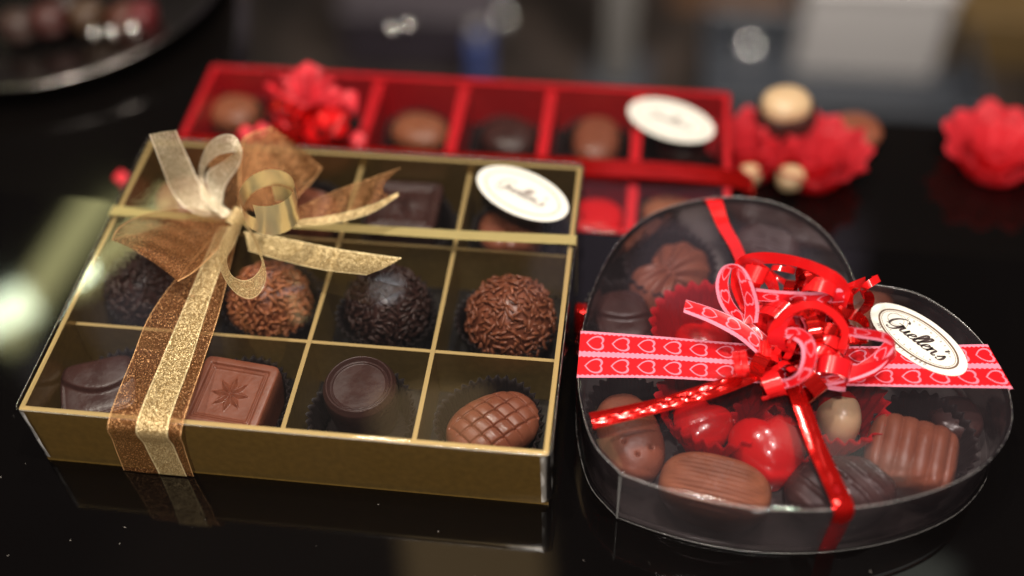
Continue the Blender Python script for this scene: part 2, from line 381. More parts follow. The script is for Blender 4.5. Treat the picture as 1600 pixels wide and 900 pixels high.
# ------------------------------------------------------------------ writing
def script_strokes():
    G = [[(.78, .80), (.66, .97), (.42, .98), (.16, .72), (.06, .36), (.16, .04), (.42, .0), (.66, .18), (.74, .46)],
         [(.46, .44), (.62, .48), (.76, .46), (.74, .1), (.62, -.18), (.40, -.30), (.22, -.2)]]
    u = [[(0, .34), (.06, .44), (.06, .14), (.16, 0), (.32, .12), (.40, .44)], [(.40, .44), (.40, .10), (.50, 0), (.64, .16)]]
    e_ = [[(.0, .16), (.18, .22), (.30, .36), (.22, .46), (.08, .34), (.06, .10), (.18, 0), (.34, .04), (.46, .18)]]
    l = [[(0, .16), (.18, .45), (.28, .84), (.20, 1.0), (.10, .80), (.08, .22), (.16, 0), (.34, .16)]]
    n = [[(0, .36), (.06, .44), (.06, .02)], [(.06, .20), (.20, .42), (.34, .42), (.36, .12), (.46, 0), (.58, .14)]]
    ap = [[(.10, 1.02), (.11, .92), (.04, .78)]]
    s_ = [[(0, .14), (.18, .44), (.20, .50), (.30, .28), (.28, .06), (.14, -.02), (.0, .06)]]
    out, x = [], 0
    for g, adv in ((G, .86), (u, .58), (e_, .40), (l, .30), (l, .30), (e_, .40), (n, .55), (ap, .14), (s_, .32)):
        out += [[(px + x + .30 * py, py) for px, py in st] for st in g]; x += adv
    return out, x
def text_mesh(body):
    """flat glyph outlines of a short text: list of (verts, faces) per character, advance"""
    out = []
    for ch in body:
        if ch == ' ': out.append(None); continue
        c = bpy.data.curves.new('t', 'FONT'); c.body = ch; c.size = 1; c.align_x = 'CENTER'
        o = bpy.data.objects.new('t', c); col.objects.link(o)
        me = bpy.data.meshes.new_from_object(o)
        out.append(([v.co.copy() for v in me.vertices], [list(p.vertices) for p in me.polygons]))
        bpy.data.objects.remove(o); bpy.data.curves.remove(c); bpy.data.meshes.remove(me)
    return out
SCR, SCRW = script_strokes()
def sticker(parent, cx, cy_, z, a, b, ang, ring, detail=True, label=None):
    O = Vector((cx, cy_, 0)); R_ = Matrix.Rotation(radians(ang), 3, 'Z'); root = Vector(parent.location) / S
    def T(x, y, h): return O + R_ @ Vector((x, y, 0)) + Vector((0, 0, z + h)) - root
    mb = MB(); n = 72
    e0 = [T(a * cos(2 * pi * k / n), b * sin(2 * pi * k / n), 0) for k in range(n)]
    e1 = [T(a * cos(2 * pi * k / n), b * sin(2 * pi * k / n), .22) for k in range(n)]
    mb.grid([e0, e1], closed_v=True); mb.v += e1; mb.f.append(list(range(len(mb.v) - n, len(mb.v)))); mb.mi.append(0); mb.uv.append(None)
    st = mb.build('sticker', M_white, parent, smooth=False)
    if label: st['label'] = label
    rg = MB()
    def oval(sa, sb, wd, h):
        rows = [[T((sa + d) * cos(2 * pi * k / n), (sb + d) * sin(2 * pi * k / n), h) for k in range(n)] for d in (0, wd)]
        rg.grid(rows, closed_v=True)
    ia, ib = a * .80, b * .74
    oval(ia, ib, .62 if detail else .40, .27)
    if detail: oval(ia - .55, ib - .55, .16, .27)
    rg.build('printed_ring', ring, st, smooth=False)
    lt = MB(); k = (ia * 1.28) / SCRW
    if detail: k = (ia * 1.46) / SCRW
    for s_ in SCR:
        p = cr([Vector((x, y, 0)) for x, y in s_], 8); rows = []
        for i, q in enumerate(p):
            d = (p[min(i + 1, len(p) - 1)] - p[max(i - 1, 0)]); d = d.normalized() if d.length > 1e-6 else Vector((1, 0, 0))
            N = Vector((-d.y, d.x, 0)); wd = .022 + .055 * abs(d.y) ** 1.5
            r = []
            for sg in (-1, 1):
                v = q + N * wd * sg
                r.append(T((v.x - SCRW / 2 - .1) * k, (v.y - .38) * k, .28))
            rows.append(r)
        lt.grid(rows)
    if detail:   # thin flourish round the capital and the small words on arcs
        for rr, ox in ((.62, .30), (.50, .16)):
            rows = []
            for i in range(41):
                t = 2 * pi * i / 40 * .93
                rows.append([T((ox + (rr + d) * cos(t) - SCRW / 2) * k, (.45 + (rr + d) * .8 * sin(t) - .3) * k, .275) for d in (0, .022)])
            lt.grid(rows)
        def arc(text, rx, ry, a0, a1, size, up, slant=0):
            gl = text_mesh(text); m = len(text)
            for i, g in enumerate(gl):
                if g is None: continue
                t = radians(a0 + (a1 - a0) * i / (m - 1)); c = Vector((rx * cos(t), ry * sin(t), 0))
                tg = Vector((-rx * sin(t), ry * cos(t), 0)).normalized() * (-1 if up else 1); N = Vector((-tg.y, tg.x, 0))
                vs_ = [c + (tg * (v.x + slant * v.y) + N * v.y) * size for v in g[0]]
                lt.add([T(v.x, v.y, .285) for v in vs_], g[1])
        arc('Chocolatier', ia * .80, ib * .70, 128, 18, 1.35, True)
        arc('Patisserie', ia * .84, ib * .86, 205, 312, 1.35, False)
        arc('Why 99271 4880', a * .90, b * .92, 222, 300, 1.45, False, .25)
    lt.build('lettering', M_ink if detail else M_inkg, st, smooth=False)
    return st
# ------------------------------------------------------------------ chocolates
def choc_mesh(ofn, H, n=3.0, relief=None, hfn=None, rings=44, segs=132, skirt=.45, taper=.90, topflat=.0):
    """polar height-field sweet: ofn(theta)->radius, dome height H above a skirt; relief(x,y,r)->dz"""
    mb = MB(); rows = []
    for i in range(rings + 1):
        r = 1 - (1 - i / rings) ** 1.6 if i < rings else 1.0
        r = (i / rings) ** .8
        row = []
        for k in range(segs):
            t = 2 * pi * k / segs; R0 = ofn(t); x, y = R0 * r * cos(t), R0 * r * sin(t)
            z = H * skirt + H * (1 - skirt) * max(0, 1 - r ** n) ** (1 / n)
            if hfn: z = hfn(x, y, r)
            if relief: z += relief(x, y, r) * (1 if r < .985 else 0)
            row.append(Vector((x, y, z)))
        rows.append(row)
    for q in (.6, .25, 0):
        row = []
        for k in range(segs):
            t = 2 * pi * k / segs; R0 = ofn(t) * (taper + (1 - taper) * q)
            row.append(Vector((R0 * cos(t), R0 * sin(t), H * skirt * q)))
        rows.append(row)
    mb.grid(rows, closed_v=True)
    return mb
def superel(a, b, p):
    return lambda t: (abs(cos(t) / a) ** p + abs(sin(t) / b) ** p) ** (-1 / p)
def G_(d, w_): return exp(-(d / w_) ** 2)
def cup(name, r0, r1, h, n, m, amp=.9, loc=None, label=None, group=None, lean=(0, 0)):
    mb = MB(); segs = n * 6; rows = []
    for i in range(7):
        f = i / 6; row = []
        for k in range(segs):
            t = 2 * pi * k / segs; a_ = amp * (.25 + .75 * f); r = r0 + (r1 - r0) * f + a_ * cos(n * t) + .5 * sin(3 * t + r1) * f
            row.append(Vector((r * cos(t), r * sin(t), .3 + h * f + (.45 * amp * cos(n * t + 1.2) + .7 * sin(2 * t + h)) * f)))
        rows.append(row)
    mb.grid(rows, closed_v=True); mb.fan([p.copy() for p in rows[0]])
    o = mb.build(name, m, solid=.12); o.location = Vector(loc) * S
    return tag(o, label, 'paper cup', group)
def sweet(name, mb, m, loc, rz, label, tilt=(0, 0), group=None, cat='chocolate'):
    o = mb.build(name, m, loc=(0, 0, 0)); o.location = Vector(loc) * S; o.rotation_euler = (tilt[0], tilt[1], rz)
    return tag(o, label, cat, group)
def sprinkle_ball(loc, r, m_body, m_spr, label, seed, count=560, ln=3.5, th=.50):
    rnd = random.Random(seed)
    root = empty('sprinkle_truffle', loc, 0, label, 'chocolate', 'sprinkle coated truffles in the gold box')
    b = MB(); rows = []
    for i in range(25):
        a = pi * i / 24; rows.append([Vector((r * .965 * sin(a) * cos(2 * pi * k / 40), r * .965 * sin(a) * sin(2 * pi * k / 40), r * .965 * cos(a))) for k in range(40)])
    b.grid(rows, closed_v=True); b.build('body', m_body, root)
    s_ = MB(); k = 0
    ga = pi * (3 - sqrt(5))
    for i in range(count):
        zz = 1 - 2 * (i + .5) / count
        if zz < -.45: continue
        rr = sqrt(1 - zz * zz); a = ga * i + rnd.uniform(-.08, .08)
        N = Vector((rr * cos(a), rr * sin(a), zz)); T = N.cross(Vector((rnd.uniform(-1, 1), rnd.uniform(-1, 1), rnd.uniform(-1, 1)))).normalized()
        T = (T + N * rnd.uniform(-.32, .62)).normalized(); L = ln * rnd.uniform(.6, 1.15); c = N * r * rnd.uniform(.96, 1.07)
        pts = [c + T * L * f for f in (-.5, -.44, 0, .44, .5)]; X = T.cross(N).normalized(); Y = T.cross(X)
        R_ = [th * .45, th, th * 1.02, th, th * .45]
        s_.grid([[p + X * q * cos(2 * pi * j / 6) + Y * q * sin(2 * pi * j / 6) for j in range(6)] for p, q in zip(pts, R_)], closed_v=True)
        o = len(s_.v); s_.add([s_.v[o - 6 + j] for j in range(6)], [tuple(range(6))]); s_.add([s_.v[o - 30 + j] for j in range(6)], [tuple(range(5, -1, -1))])
    tag(s_.build('sprinkles', m_spr, root), kind='stuff')
    return root
def relief_star(x, y, r):
    z = 0; m_ = max(abs(x), abs(y))
    z -= .9 * (1 / (1 + exp((m_ - 9.6) / .12)) )            # sunken panel
    z += .45 * G_(m_ - 8.6, .35)
    t = math.atan2(y, x); R_ = sqrt(x * x + y * y)
    for k in range(8):
        d = (t - k * pi / 4 + pi) % (2 * pi) - pi
        u = R_ * cos(d); v = abs(R_ * sin(d))
        if abs(d) < pi / 8 + .15 and .3 < u < 6.4:
            wmax = 1.25 * (1 - abs(u - 3.1) / 3.3) if u < 6.4 else 0
            if wmax > 0 and v < wmax: z += .95 * (1 - v / wmax) * min(1, wmax / .6)
    return z
def relief_disc(x, y, r):
    return 1.1 * G_(r - .88, .055) - .5 * (1 / (1 + exp((r - .80) / .012))) + .5 * G_(r - .74, .02)
def relief_cross(x, y, r):
    u = (x * .80 + y * .60); v = (-x * .60 + y * .80) * 1.0
    u = (x + .35 * y); v = (y - .20 * x)
    du = abs((u / 4.6) % 1 - .5) * 4.6; dv = abs((v / 4.4) % 1 - .5) * 4.4
    f = min(1, (1 - r) * 9)
    return f * (-.85 * G_(du, .28) - .85 * G_(dv, .28)) + .12 * cos(2 * pi * u / 4.6) * f
def relief_fine(x, y, r):
    f = min(1, max(0, (.86 - r) * 8)); return f * .42 * sin(y * 2 * pi / 1.45 + .5 * sin(x * .3 + y))
def relief_diag(x, y, r):
    f = min(1, max(0, (.95 - r) * 7)); return f * .95 * max(0, sin((x * .78 + y * .62) * 2 * pi / 4.6)) ** 1.4 * (1 - .55 * G_(y, 1.1))
def relief_rib(x, y, r):
    return 1.25 * abs(sin(x * pi / 4.7)) ** .6 * min(1, (1.02 - r) * 8)
def relief_shell(x, y, r):
    z = 0
    for cx, cy_, a0 in ((-4.6, -3.4, .4), (5.2, 3.4, 3.2)):
        dx, dy = x - cx, y - cy_; R_ = sqrt(dx * dx + dy * dy); t = math.atan2(dy, dx)
        z += (3.2 * exp(-(R_ / 6.5) ** 4)) * (1 + .16 * cos(11 * t + a0 + R_ * .10) * min(1, R_ / 3))
    z -= 1.2 * G_(x * .6 + y * .35, .7)
    return z * min(1, max(0, (1 - r) * 5))
LOBES = [(5.0, 3.2, 10.2, (-3.5, -1.5)), (-5.6, -3.0, 9.2, (3.0, 1.5))]
def shell_r(t):
    r = 0
    for cx, cy_, R_, _ in LOBES:
        b = cx * cos(t) + cy_ * sin(t); q = b * b - (cx * cx + cy_ * cy_ - R_ * R_)
        if q > 0: r = max(r, b + sqrt(q))
    return r * (1 + .022 * cos(22 * t))
def shell_h(x, y, r):
    z = 0
    for cx, cy_, R_, (qx, qy) in LOBES:
        d = ((x - cx) ** 2 + (y - cy_) ** 2) / (R_ * R_)
        if d < 1.15:
            a = math.atan2(y - qy, x - qx); rr = min(1, sqrt((x - qx) ** 2 + (y - qy) ** 2) / 6)
            h = 5 + 8.5 * sqrt(max(0, 1.16 - d)) + .75 * rr * cos(15 * a)
            z = max(z, h)
    return max(z, 4.5) if r < .99 else 5
def relief_holes(x, y, r):
    z = 0
    for hx, hy in ((4.2, -4.0), (9.0, -1.0), (8.0, 3.6)): z -= 1.5 * exp(-((x - hx) ** 2 + (y - hy) ** 2) / .30)
    z -= .7 * G_(x * .9 - y * .22 + 3.0, .45) * min(1, max(0, 1 - r) * 6)
    z += .5 * G_(x - 4, 4) * min(1, max(0, 1 - r) * 5)
    return z
def relief_fold(x, y, r):
    d = y + 2.0 - .04 * (x - 2) ** 2
    return (1.7 / (1 + exp(-d / .25)) - 1.1 + .3 * G_(d, .5)) * min(1, max(0, 1 - r) * 7)
def relief_band(x, y, r):
    return (.8 * G_(x - 2, .8) + .8 * G_(x + 2.6, .6)) * min(1, max(0, 1 - r) * 7)
def heart_r(s):
    def f(t):
        # heart pointing to -y in polar form
        st, ct = sin(t), cos(t)
        return s * (1.0 - .42 * max(0, st) ** 6 * 1.0 + .30 * max(0, -st) ** 5 + .12 * abs(ct))
    return f
# ------------------------------------------------------------------ gold box
W, D, H = 160, 122, 28
gb = empty('chocolate_box', (0, 0, 0), 0, 'large gold box with twelve compartments under a clear lid, tied with gold ribbon', 'chocolate box')
t_ = MB(); w_ = 1.5
t_.box(0, W, 0, D, .05, 1.2); t_.box(0, W, 0, w_, 1.2, 27.2); t_.box(0, W, D - w_, D, 1.2, 27.2); t_.box(0, w_, w_, D - w_, 1.2, 27.2); t_.box(W - w_, W, w_, D - w_, 1.2, 27.2)
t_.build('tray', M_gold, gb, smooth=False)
MB().box(w_ + .1, W - w_ - .1, w_ + .1, D - w_ - .1, 1.25, 1.6).build('liner', M_black, gb, smooth=False)
r_ = MB(); r_.grid([rrect(0, W, 0, D, .4, 27.5), rrect(w_, W - w_, w_, D - w_, .3, 27.5)], closed_v=True)
r_.grid([rrect(-.05, W + .05, -.05, D + .05, .4, 26.9), rrect(0, W, 0, D, .4, 27.5)], closed_v=True)
r_.build('rim', M_goldedge, gb, smooth=False)
for x in (40, 79.6, 119.6):
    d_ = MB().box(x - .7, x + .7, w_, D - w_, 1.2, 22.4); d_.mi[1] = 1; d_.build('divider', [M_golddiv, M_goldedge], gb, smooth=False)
for y in (38.5, 83.3):
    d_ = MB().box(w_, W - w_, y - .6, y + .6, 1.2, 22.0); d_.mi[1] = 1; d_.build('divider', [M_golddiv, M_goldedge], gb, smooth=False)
# interior liner a shade of the same card: separate so the compartments read as gold card
lp = rrect(-.9, W + .9, -.9, D + .9, 2.4, 0, 8)
lid_shell(lp, 28.6, 2.0, 1.1).build('clear_lid', M_film, gb)
M_edge_glint = film('film_edge_glint', haze=.18, hazecol=(.9, .87, .85), rough=.15, bump=.3, bscale=300)  # whitish tubes along the lid edges, painting their highlight lines
def edge_loop(loop, r, mb=None):
    mb = mb or MB(); rows = []
    n = len(loop)
    for i, p in enumerate(loop):
        T = (loop[(i + 1) % n] - loop[i - 1]).normalized(); X = T.cross(V3_(0, 0, 1)).normalized(); Y = X.cross(T)
        rows.append([p + X * r * cos(2 * pi * k / 6) + Y * r * sin(2 * pi * k / 6) for k in range(6)])
    return mb.grid(rows, closed_u=True, closed_v=True)
V3_ = lambda x, y, z: Vector((x, y, z))
edge_loop(rrect(-.8, W + .8, -.8, D + .8, 2.2, 28.35, 8), .16).build('lid_edge_glint', M_edge_glint, gb)
for sx, sy, a0 in ((1, 1, 0), (0, 1, 90), (0, 0, 180), (1, 0, 270)):
    m_ = MB(); rows = []; q = 3.0; cx, cy_ = (W + .95 - q if sx else -.95 + q), (D + .95 - q if sy else -.95 + q)
    for z in [3 + 24.6 * k / 14 for k in range(15)]:
        rows.append([V3_(cx + (q + .10 * sin(z * .5 + k * .5)) * cos(radians(a0 + 90 * k / 6)), cy_ + (q + .10 * sin(z * .5 + k * .5)) * sin(radians(a0 + 90 * k / 6)), z) for k in range(7)])
    m_.grid(rows).build('corner_fold_streak', M_fold_streak, gb)
sticker(gb, 140.4, 105.5, 28.65, 18.7, 10.2, -31.8, M_ringg, detail=False, label='white oval sticker with a thin gold ring and faint script')
CUPG = 'dark paper cups in the gold box'
def pos(x, y, z):
    p = P(x, y, z); return (p.x, p.y)
cells = [[(20, 19.5), (60, 19.5), (99.6, 19.5), (140, 19.5)], [(20, 61), (60, 61), (99.6, 61), (140, 61)], [(20, 103), (60, 103), (99.6, 103), (140, 103)]]
names = [['front left corner', 'front row, second from the left', 'front row, under the round dark sweet', 'front right corner'],
         ['middle row, left end', 'middle row, second from the left', 'middle row, under the dark truffle', 'middle row, right end'],
         ['back row, left end', 'back row, second from the left', 'back row, under the dark square', 'back right corner by the sticker']]
for j in range(3):
    for i in range(4):
        x, y = cells[j][i]
        cup('paper_cup', 13.2, 16.4, 12 + (i % 2), 36, M_cupd, .8, (x, y, 1.3), 'fluted dark paper cup in the gold box, ' + names[j][i], CUPG)
CG = 'chocolates in the gold box'
def put(px_, py_, ztop, mb, m, zb, rz, label, name='chocolate', tilt=(0, 0), group=CG):
    x, y = pos(px_, py_, ztop); return sweet(name, mb, m, (x, y, zb), rz, label, tilt, group)
put(152, 598, 15, choc_mesh(superel(12, 10.5, 6), 13, 7, relief_fold), M_dark, 3, radians(22), 'dark chocolate with a curved fold across its top, front left corner of the gold box', tilt=(.12, 0))
put(362, 607, 21, choc_mesh(superel(12.6, 12.4, 12), 17, 12, relief_star, rings=80, segs=240, skirt=.75), M_milk, 4, radians(-6), 'square milk chocolate stamped with an eight pointed star', tilt=(.10, 0))
put(562, 598, 21, choc_mesh(superel(11.6, 11.6, 2), 17, 9, relief_disc, rings=90, segs=120, skirt=.7), M_dark, 4, 0, 'round dark chocolate with a raised rim ring, front row of the gold box', tilt=(.05, 0))
put(768, 648, 17, choc_mesh(superel(15.2, 10.4, 2.3), 14, 2.6, relief_cross, rings=90, segs=240), M_milk, 4.5, radians(33), 'oval milk chocolate with criss cross grooves, front right of the gold box', tilt=(.14, 0))
for px_, py_, r, mb_, ms_, lb, sd in ((228, 450, 12.6, M_dark, M_darks, 'dark sprinkle coated truffle behind the left loop of the brown ribbon', 1),
                                      (422, 472, 13.2, M_milk2, M_oranges, 'orange brown sprinkle truffle half hidden behind the hanging gold loop', 2),
                                      (606, 478, 13.2, M_dark, M_darks, 'dark sprinkle truffle in the middle row, third compartment from the left', 3),
                                      (798, 500, 14.2, M_milk, M_milks, 'milk sprinkle truffle fully in view at the right of the middle row', 4)):
    x, y = pos(px_, py_, 13.5); sprinkle_ball((x, y, 13.4), r, mb_, ms_, lb, sd)
put(285, 300, 16, choc_mesh(superel(11, 11, 2.4), 14, 3, relief_band), M_milk, 3, .4, 'small milk chocolate behind the pale gold ribbon tail, back left of the gold box')
put(475, 318, 16, choc_mesh(superel(12, 10, 2.6), 14, 3, relief_fine), M_milk, 3, -.2, 'milk chocolate behind the gold foil curl, back row')
put(632, 318, 18, choc_mesh(superel(12.6, 12.2, 12), 15, 12, relief_star, rings=60, segs=160, skirt=.75), M_dark, 3, 0, 'square dark chocolate in the back row left of the sticker')
put(798, 352, 16, choc_mesh(superel(11.6, 11, 2.4), 14, 4, relief_band), M_milk, 3, .2, 'milk chocolate partly hidden by the oval sticker of the gold box')
# ------------------------------------------------------------------ heart box
HB = 25
hp = [(970, 741), (925, 690), (905, 620), (903, 560), (912, 500), (930, 440), (965, 378), (1015, 335), (1080, 313), (1150, 306), (1220, 318), (1280, 352), (1318, 398), (1338, 440),
      (1385, 446), (1440, 460), (1500, 498), (1548, 550), (1578, 610), (1580, 670), (1545, 722), (1485, 758), (1400, 784), (1300, 797), (1200, 796), (1110, 783), (1030, 762)]
hl = [P(x, y, HB) for x, y in hp]
hl = hl[::-1]                                # counter-clockwise
def heart_loop(z, inset=0):
    n = len(hl); pts = [Vector((p.x, p.y, z)) for p in hl]
    tip = n - 1; notch = n - 1 - 13
    # resample smoothly between the two sharp corners
    seg1 = pts[notch:tip + 1]; seg2 = [pts[tip]] + pts[:notch + 1]
    out = cr(seg1, 7)[:-1] + cr(seg2, 7)[:-1]
    return offset_loop(out, inset) if inset else out
area = sum(a.x * b.y - b.x * a.y for a, b in zip(hl, hl[1:] + hl[:1]))
hc = sum((p for p in hl), Vector()) / len(hl)
hb = empty('heart_chocolate_box', (hc.x, hc.y, 0), 0, 'heart shaped chocolate box with clear domed lid, red hearts ribbon and curled bow', 'chocolate box')
lid_shell(heart_loop(0), HB, 1.2, 1.3, shift_mb := MB()); shift(shift_mb, hb).build('clear_lid', M_filmh, hb)
shift(edge_loop(heart_loop(HB - .2, .25), .19), hb).build('lid_edge_glint', M_edge_glint, hb)
shift(edge_loop(heart_loop(1.0, -.1), .10), hb).build('lid_edge_glint', M_edge_glint, hb)
shift(tube(MB(), [V3_(hl[-1].x - .1, hl[-1].y - .1, z) for z in (1, 8, 16, 24.5)], .35), hb).build('tip_edge_glint', M_edge_glint, hb)  # vertical highlight line at the heart tip, built as a pale tube
bt = MB(); a_ = heart_loop(.1, 1.0); bt.grid([a_, heart_loop(2.2, .9), heart_loop(2.2, 1.5), heart_loop(1.0, 2.6)], closed_v=True)
shift(MB().grid([heart_loop(2.2, 1.3), heart_loop(9, 1.3), heart_loop(16, 1.2), heart_loop(22.5, 1.1)], closed_v=True), hb).build('shade_wall', M_shade_film, hb)  # dark sheet put in for the shade around the lower chocolates
bt.v += heart_loop(1.0, 2.6); bt.f.append(list(range(len(bt.v) - len(a_), len(bt.v)))); bt.mi.append(0); bt.uv.append(None)
shift(bt, hb).build('base', M_hbase, hb, smooth=True, angle=40)
sticker(hb, 269.7, 55.5, HB + .45, 17.3, 8.8, -45, M_ring, label='white oval sticker with a dark ring and script lettering')
def two_tone(mb):
    for i, f in enumerate(mb.f):
        c = sum((mb.v[k] for k in f), Vector()) / len(f)
        if c.y + .25 * sin(c.x) > 1.6: mb.mi[i] = 1
    return mb
HG = 'chocolates in the heart box'; HC = 'paper cups in the heart box'
def cup_at(px_, py_, z, r0, r1, h, m, label, n=30, amp=.8, zb=1.4):
    x, y = pos(px_, py_, z); return cup('paper_cup', r0, r1, h, n, m, amp, (x, y, zb), label, HC)
def puth(*a, **k): return put(*a, group=HG, **k)
cup_at(1045, 425, 10, 11, 15.5, 14, M_cupd, 'dark fluted cup round the shell shaped chocolate in the heart box')
puth(1047, 408, 18, choc_mesh(shell_r, 11, 2.6, hfn=shell_h, rings=90, segs=280), M_milk, 3, radians(18), 'milk chocolate moulded as two ribbed shells, back left of the heart box', tilt=(.15, 0))
puth(1200, 375, 14, choc_mesh(superel(12, 9, 2.5), 12, 3, relief_fine), M_dark, 3, -.3, 'dark chocolate behind the bow at the back of the heart box')
cup_at(1200, 385, 8, 10, 13.5, 11, M_cupd, 'dark cup behind the bow at the back of the heart box')
puth(975, 492, 14, choc_mesh(superel(9.5, 12, 3), 12, 4, relief_fold), M_dark, 3, radians(15), 'dark chocolate with a pale diagonal line above the left end of the hearts ribbon')
puth(984, 665, 16, choc_mesh(superel(15.0, 9.8, 2.3), 15, 2.6, relief_holes, rings=80, segs=240), M_milk, 3, radians(-68), 'milk chocolate oval with small holes at the left tip of the heart box', tilt=(0, .1))
puth(1122, 738, 18, choc_mesh(superel(16.6, 10.4, 2.5), 16, 2.8, relief_fine, rings=80, segs=240), M_milk2, 3, radians(-10), 'milk chocolate oval with fine lengthwise lines, front of the heart box', tilt=(.22, 0))
puth(1318, 742, 17, choc_mesh(superel(16.4, 10.4, 2.2), 15, 2.6, relief_diag, rings=80, segs=240), M_dark, 3, radians(10), 'dark chocolate oval with diagonal ridges under the red foil ribbon', tilt=(.18, 0))
puth(1432, 688, 19, choc_mesh(superel(13.2, 11.4, 4.5), 17, 3.0, relief_rib, rings=80, segs=240), M_milk, 3, radians(-14), 'thick milk chocolate log with deep ribs, right side of the heart box', tilt=(.16, 0))
cup_at(1440, 690, 10, 12, 15.5, 12, M_cupd, 'dark cup holding the ribbed log in the heart box')
cup_at(1320, 745, 8, 11, 14.5, 9, M_cupd, 'dark cup under the dark ridged oval in the heart box')
cup_at(1120, 745, 8, 11, 14.5, 8, M_cupd, 'dark cup under the finely lined oval in the heart box')
cup_at(982, 650, 10, 10, 13.5, 11, M_cupd, 'dark cup under the oval with holes in the heart box')
cup_at(975, 490, 10, 9, 12.5, 11, M_cupd, 'dark cup under the chocolate with a diagonal line')
puth(1345, 497, 15, choc_mesh(superel(10, 9, 2.4), 13, 3, relief_band), M_milk, 3, .2, 'milk chocolate peeping out between the bow and the white sticker')
puth(1500, 640, 12, choc_mesh(superel(8, 8, 2.4), 9, 3), M_dark, 2, .2, 'small dark chocolate below the right end of the hearts ribbon')
# red cups and glazed sweets in the middle
cup_at(1108, 528, 14, 12, 19.0, 19, M_cupr, 'red fluted cup left behind the hearts ribbon in the heart box', 26, 1.1)
puth(1100, 520, 16, choc_mesh(heart_r(8.5), 13, 2.4), M_redc, 5, radians(20), 'glossy red sweet in the red cup above the hearts ribbon')
cup_at(1115, 640, 14, 11, 17.2, 18, M_cupr, 'red fluted cup left of the glossy red heart sweet', 26, 1.1)
puth(1102, 640, 17, choc_mesh(heart_r(8.5), 12, 2.4), M_redc, 5, radians(-25), 'pinkish red heart sweet under the left foil tail')
cup_at(1215, 668, 12, 9.5, 14.5, 11, M_cupr, 'red fluted cup under the brightest red heart sweet', 26, 1.1)
puth(1203, 665, 20, choc_mesh(heart_r(10.6), 17, 2.1), M_redc, 4, radians(14), 'bright glossy red heart sweet at the middle front of the heart box', tilt=(.12, 0))
cup_at(1296, 640, 13, 11, 16.6, 18, M_cupr, 'red fluted cup round the cream and red sweet', 26, 1.1)
puth(1316, 632, 18, two_tone(choc_mesh(superel(6.6, 9.4, 2.1), 15, 2.2)), [M_cream, M_redc], 5, radians(6), 'cream coloured sweet with a red top in the right red cup')
cup_at(1235, 520, 12, 10, 15, 13, M_cupr, 'red fluted cup hidden behind the curled bow', 26, 1.1)
# ------------------------------------------------------------------ red box
RX0, RX1, RY0, RY1, RZ, RH = -9, 216, 121, 207, -28, 25
rb = empty('chocolate_box', (RX0, RY0, RZ), 0, 'wide red box with two rows of red compartments behind the gold box', 'chocolate box')
zt = RZ + RH
m_ = MB(); m_.box(RX0, RX1, RY0, RY1, RZ + .05, RZ + 1.2); ww = 2.4
m_.box(RX0, RX1, RY0, RY0 + ww, RZ + 1.2, zt - .7); m_.box(RX0, RX1, RY1 - ww, RY1, RZ + 1.2, zt - .7); m_.box(RX0, RX0 + ww, RY0 + ww, RY1 - ww, RZ + 1.2, zt - .7); m_.box(RX1 - ww, RX1, RY0 + ww, RY1 - ww, RZ + 1.2, zt - .7)
shift(m_, rb).build('tray', M_red, rb, smooth=False)
shift(MB().box(RX0 + ww + .1, RX1 - ww - .1, RY0 + ww + .1, RY1 - ww - .1, RZ + 1.25, RZ + 1.6), rb).build('liner', M_black, rb, smooth=False)
colx = [RX0 + (RX1 - RX0) * k / 6 for k in range(1, 6)]; ymid = 158
for x in colx: shift(MB().box(x - 2.0, x + 2.0, RY0 + ww, RY1 - ww, RZ + 1.2, zt - 3.2), rb).build('divider', M_red, rb, smooth=False)
shift(MB().box(RX0 + ww, RX1 - ww, ymid - 1.2, ymid + 1.2, RZ + 1.2, zt - 3.6), rb).build('divider', M_red, rb, smooth=False)
lr = rrect(RX0 - .8, RX1 + .8, RY0 - .8, RY1 + .8, 2.4, 0, 8); k_ = lid_shell(lr, zt, RZ + 3, 1.1); shift(k_, rb).build('clear_lid', M_filmr, rb)
sticker(rb, 191.9, 186.5, zt + .05, 18.8, 11.6, -25.8, M_ringg, detail=False, label='white oval sticker on the red box')
RG = 'chocolates in the red box'
spec = [(365, 165, M_milk2, 11, 10, 'lowest lit brown chocolate at the left end of the red box'), (655, 195, M_milk2, 12.5, 10, 'rounded milk chocolate right of the red bow'),
        (795, 205, M_dark, 12, 11, 'dark chocolate in the back row of the red box'), (932, 208, M_milk, 10, 14, 'upright milk oval left of the red box sticker'),
        (1065, 215, M_dark, 12, 10, 'dark chocolate under the sticker of the red box'), (500, 190, M_dark, 12, 10, 'dark chocolate beneath the red bow'),
        (932, 335, M_redc, 11, 12, 'red glazed sweet in the front row of the red box'), (1050, 325, M_milk2, 12, 9, 'orange brown chocolate behind the heart box lid')]
for i, (x, y, m, a, b, lb) in enumerate(spec):
    xx, yy = pos(x, y, zt - 10); sweet('chocolate', choc_mesh(superel(a, b, 2.3), 12, 2.8, rings=20, segs=60), m, (xx, yy, RZ + 4), -.2 if i != 3 else .0, lb, group=RG)
    cup('paper_cup', 11.5, 14.5, 9, 30, M_cupd, .8, (xx, yy, RZ + 1.4), 'dark cup under the ' + lb.replace('the ', 'the '), 'dark cups in the red box')
